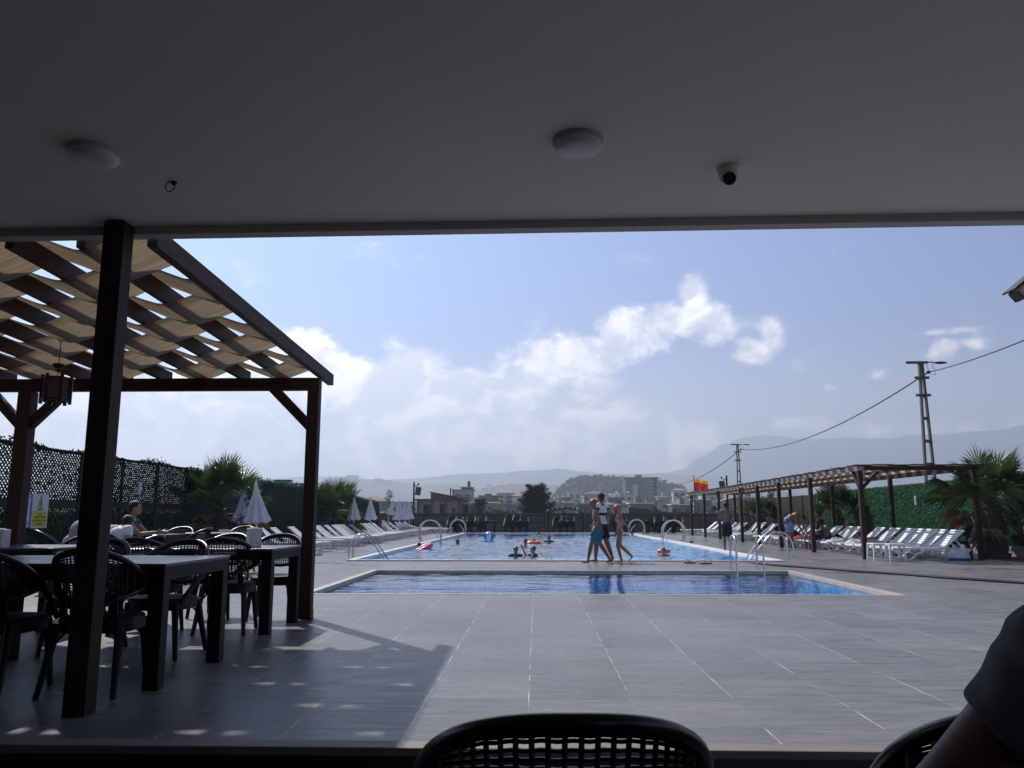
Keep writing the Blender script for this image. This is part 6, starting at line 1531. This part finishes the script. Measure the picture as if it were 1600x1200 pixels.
o = ring(1037, 866, 'orangef', 'small orange ring round the child at the right side of the pool', 'swim_ring', .15, .06); o.location.z += .05
o = ring(621, 861, 'orangef', 'small orange armband floating by the near left pool edge', 'armband', .09, .05)
p = G(764, 845, WZ); m = MB(); R0 = .23; n = 36; vs = [(0, 0, R0)]
for i in range(1, 18): vs += [(R0 * math.sin(PI * i / 18) * math.cos(2 * PI * k / n), R0 * math.sin(PI * i / 18) * math.sin(2 * PI * k / n), R0 * math.cos(PI * i / 18)) for k in range(n)]
vs.append((0, 0, -R0)); e = len(vs) - 1
for g_ in (0, 1):
    m.add(vs, [(0, 1 + k, 1 + (k + 1) % n) for k in range(n) if (k // 6) % 2 == g_] + [(1 + i * n + k, 1 + (i + 1) * n + k, 1 + (i + 1) * n + (k + 1) % n, 1 + i * n + (k + 1) % n) for i in range(16) for k in range(n) if (k // 6) % 2 == g_] + [(1 + 16 * n + k, e, 1 + 16 * n + (k + 1) % n) for k in range(n) if (k // 6) % 2 == g_], g_)
o = m.build('beach_ball', [K['ballb'], K['ballw']], loc=(p.x, p.y, WZ + R0 * .85), smooth=True); o.rotation_euler = (R(12), 0, R(60)); tag(o, 'blue and white striped beach ball floating on the pool', 'ball')
# two posts at the far pool edge
for px, lab in ((740, 'small dark starting post at the far pool edge, left'), (812, 'small pale drain cap at the far pool edge, middle')):
    p = G(px, 833.2); m = MB(); m.lathe([(0, 0), (.14, 0), (.14, .04), (.10, .06), (.10, .24), (.15, .25), (.15, .30), (0, .32)], n=14); o = m.build('edge_post', K['conc2'], loc=(p.x, 50.9, .03), smooth=True); o.scale = (1, 1, 1 if px < 800 else .4); tag(o, lab, 'post')

# foreground person on the right, seated, seen from behind: shoulder, sleeve, upper arm, forearm
Y0 = 1.0
def W_(px, py, Y): return A(px, py, Y)
shd = W_(1682, 1038, Y0); elb = W_(1478, 1245, Y0 + .06); wri = W_(1600, 1330, Y0 + .33)
m = MB()
tor = Vector((shd.x + .17, Y0 - .02, shd.z - .25)); pel = Vector((shd.x + .18, Y0 - .02, .30)); nk = Vector((shd.x + .18, Y0 + .0, shd.z + .10)); sh2 = Vector((shd.x + .36, Y0, shd.z)); hd_ = nk + Vector((.01, .03, .16))
FP = Vector((pel.x, pel.y, -.15))
def rel(v): return Vector(v) - FP
for c, rr in ((pel, (.17, .13, .12)), (pel.lerp(tor, .5), (.15, .11, .16)), (tor, (.165, .11, .18)), (nk - Vector((0, 0, .06)), (.13, .08, .07))): m.ball(rel(c), rr, 16, 12)
def tb(m, a, b, r1, r2): m.tube([rel(a), rel(a.lerp(b, .5)), rel(b)], [r1, (r1 + r2) / 2 * 1.03, r2], 16); m.ball(rel(a), r1, 16, 10); m.ball(rel(b), r2, 16, 10)
tb(m, nk, nk + Vector((0, .01, .08)), .055, .052)
for s1, e1, w1 in ((shd, elb, wri), (sh2, Vector((sh2.x + .1, Y0 + .12, sh2.z - .28)), Vector((sh2.x - .05, Y0 + .38, sh2.z - .26)))):
    tb(m, nk.lerp(s1, .3) - Vector((0, 0, .04)), s1, .055, .066); tb(m, s1, e1, .058, .042); tb(m, e1, w1, .044, .028)
    hand(m, rel(w1), (w1 - e1).normalized(), Vector((0, 0, 1)), 1.7)
hips = [Vector((pel.x + k * .09, pel.y + .03, .29)) for k in (-1, 1)]
for i, hpp in enumerate(hips):
    kn = hpp + Vector(((-.04, .06)[i], .44, .02)); an = kn + Vector((0, .04, -.40)); tb(m, hpp, kn, .085, .06); tb(m, kn, an, .058, .036); m.tube([rel(an), rel(an + Vector((0, .09, -.04))), rel(an + Vector((0, .18, -.05)))], [.038, .036, .022], 8)
m.ball(rel(hd_ + Vector((0, 0, .03))), (.078, .095, .095), 16, 12); m.ball(rel(hd_ + Vector((0, .03, -.05))), (.06, .07, .065), 14, 10); m.ball(rel(hd_ + Vector((0, .105, -.015))), (.013, .022, .025), 8, 6)
for k in (-1, 1): m.ball(rel(hd_ + Vector((k * .079, 0, 0))), (.01, .02, .03), 8, 6)
pp = mobj('person', remesh(m, .008, 6), K['skind'], loc=tuple(FP)); tag(pp, 'person in dark T-shirt with bare arm, sitting indoors at the right frame edge', 'person')
m = MB()
for c, rr in ((pel + Vector((0, 0, .03)), (.18, .14, .12)), (pel.lerp(tor, .5), (.165, .125, .17)), (tor, (.18, .125, .19)), (nk - Vector((0, 0, .07)), (.14, .09, .06))): m.ball(rel(c), rr, 16, 12)
for s1, e1 in ((shd, elb), (sh2, Vector((sh2.x + .1, Y0 + .12, sh2.z - .28)))):
    q = s1.lerp(e1, .52); m.tube([rel(nk.lerp(s1, .35) - Vector((0, 0, .035))), rel(s1), rel(s1.lerp(q, .5)), rel(q)], [.062, .076, .069, .064], 18); m.ball(rel(s1), .078, 16, 10)
me = remesh(m, .008, 4, 'shirt')
for v_ in me.vertices:
    q_ = v_.co; w_ = noise.noise(Vector((q_.x * 7 + q_.z * 9, q_.y * 7, q_.z * 5))); k_ = noise.noise(q_ * 24)
    v_.co = q_ + v_.normal * ((.5 - abs(w_)) * .022 + k_ * .003 - .006)
mobj('shirt', me, K['tshirt'], pp)
m = MB(); m.ball(rel(hd_ + Vector((0, -.015, .045))), (.085, .10, .092), 14, 10); mobj('hair', remesh(m, .01, 2, 'hair'), K['hair'], pp)
m = MB()
for i, hpp in enumerate(hips):
    kn = hpp + Vector(((-.04, .06)[i], .44, .02)); m.tube([rel(hpp - Vector((0, .05, 0))), rel(hpp.lerp(kn, .8))], [.10, .08], 14); m.ball(rel(hpp), .1, 12, 8)
mobj('trousers', remesh(m, .01, 3, 'trousers'), K['blackc'], pp)
c = copy_tree(C0); c.location = (FP.x, FP.y + .02, -.15); c.rotation_euler = (0, 0, 0); c['label'] = 'black tub chair under the foreground person, almost wholly out of frame'; c['group'] = 'black tub chairs in the foreground'
# what the copies were made from is placed in the scene itself, so nothing is left over at the origin
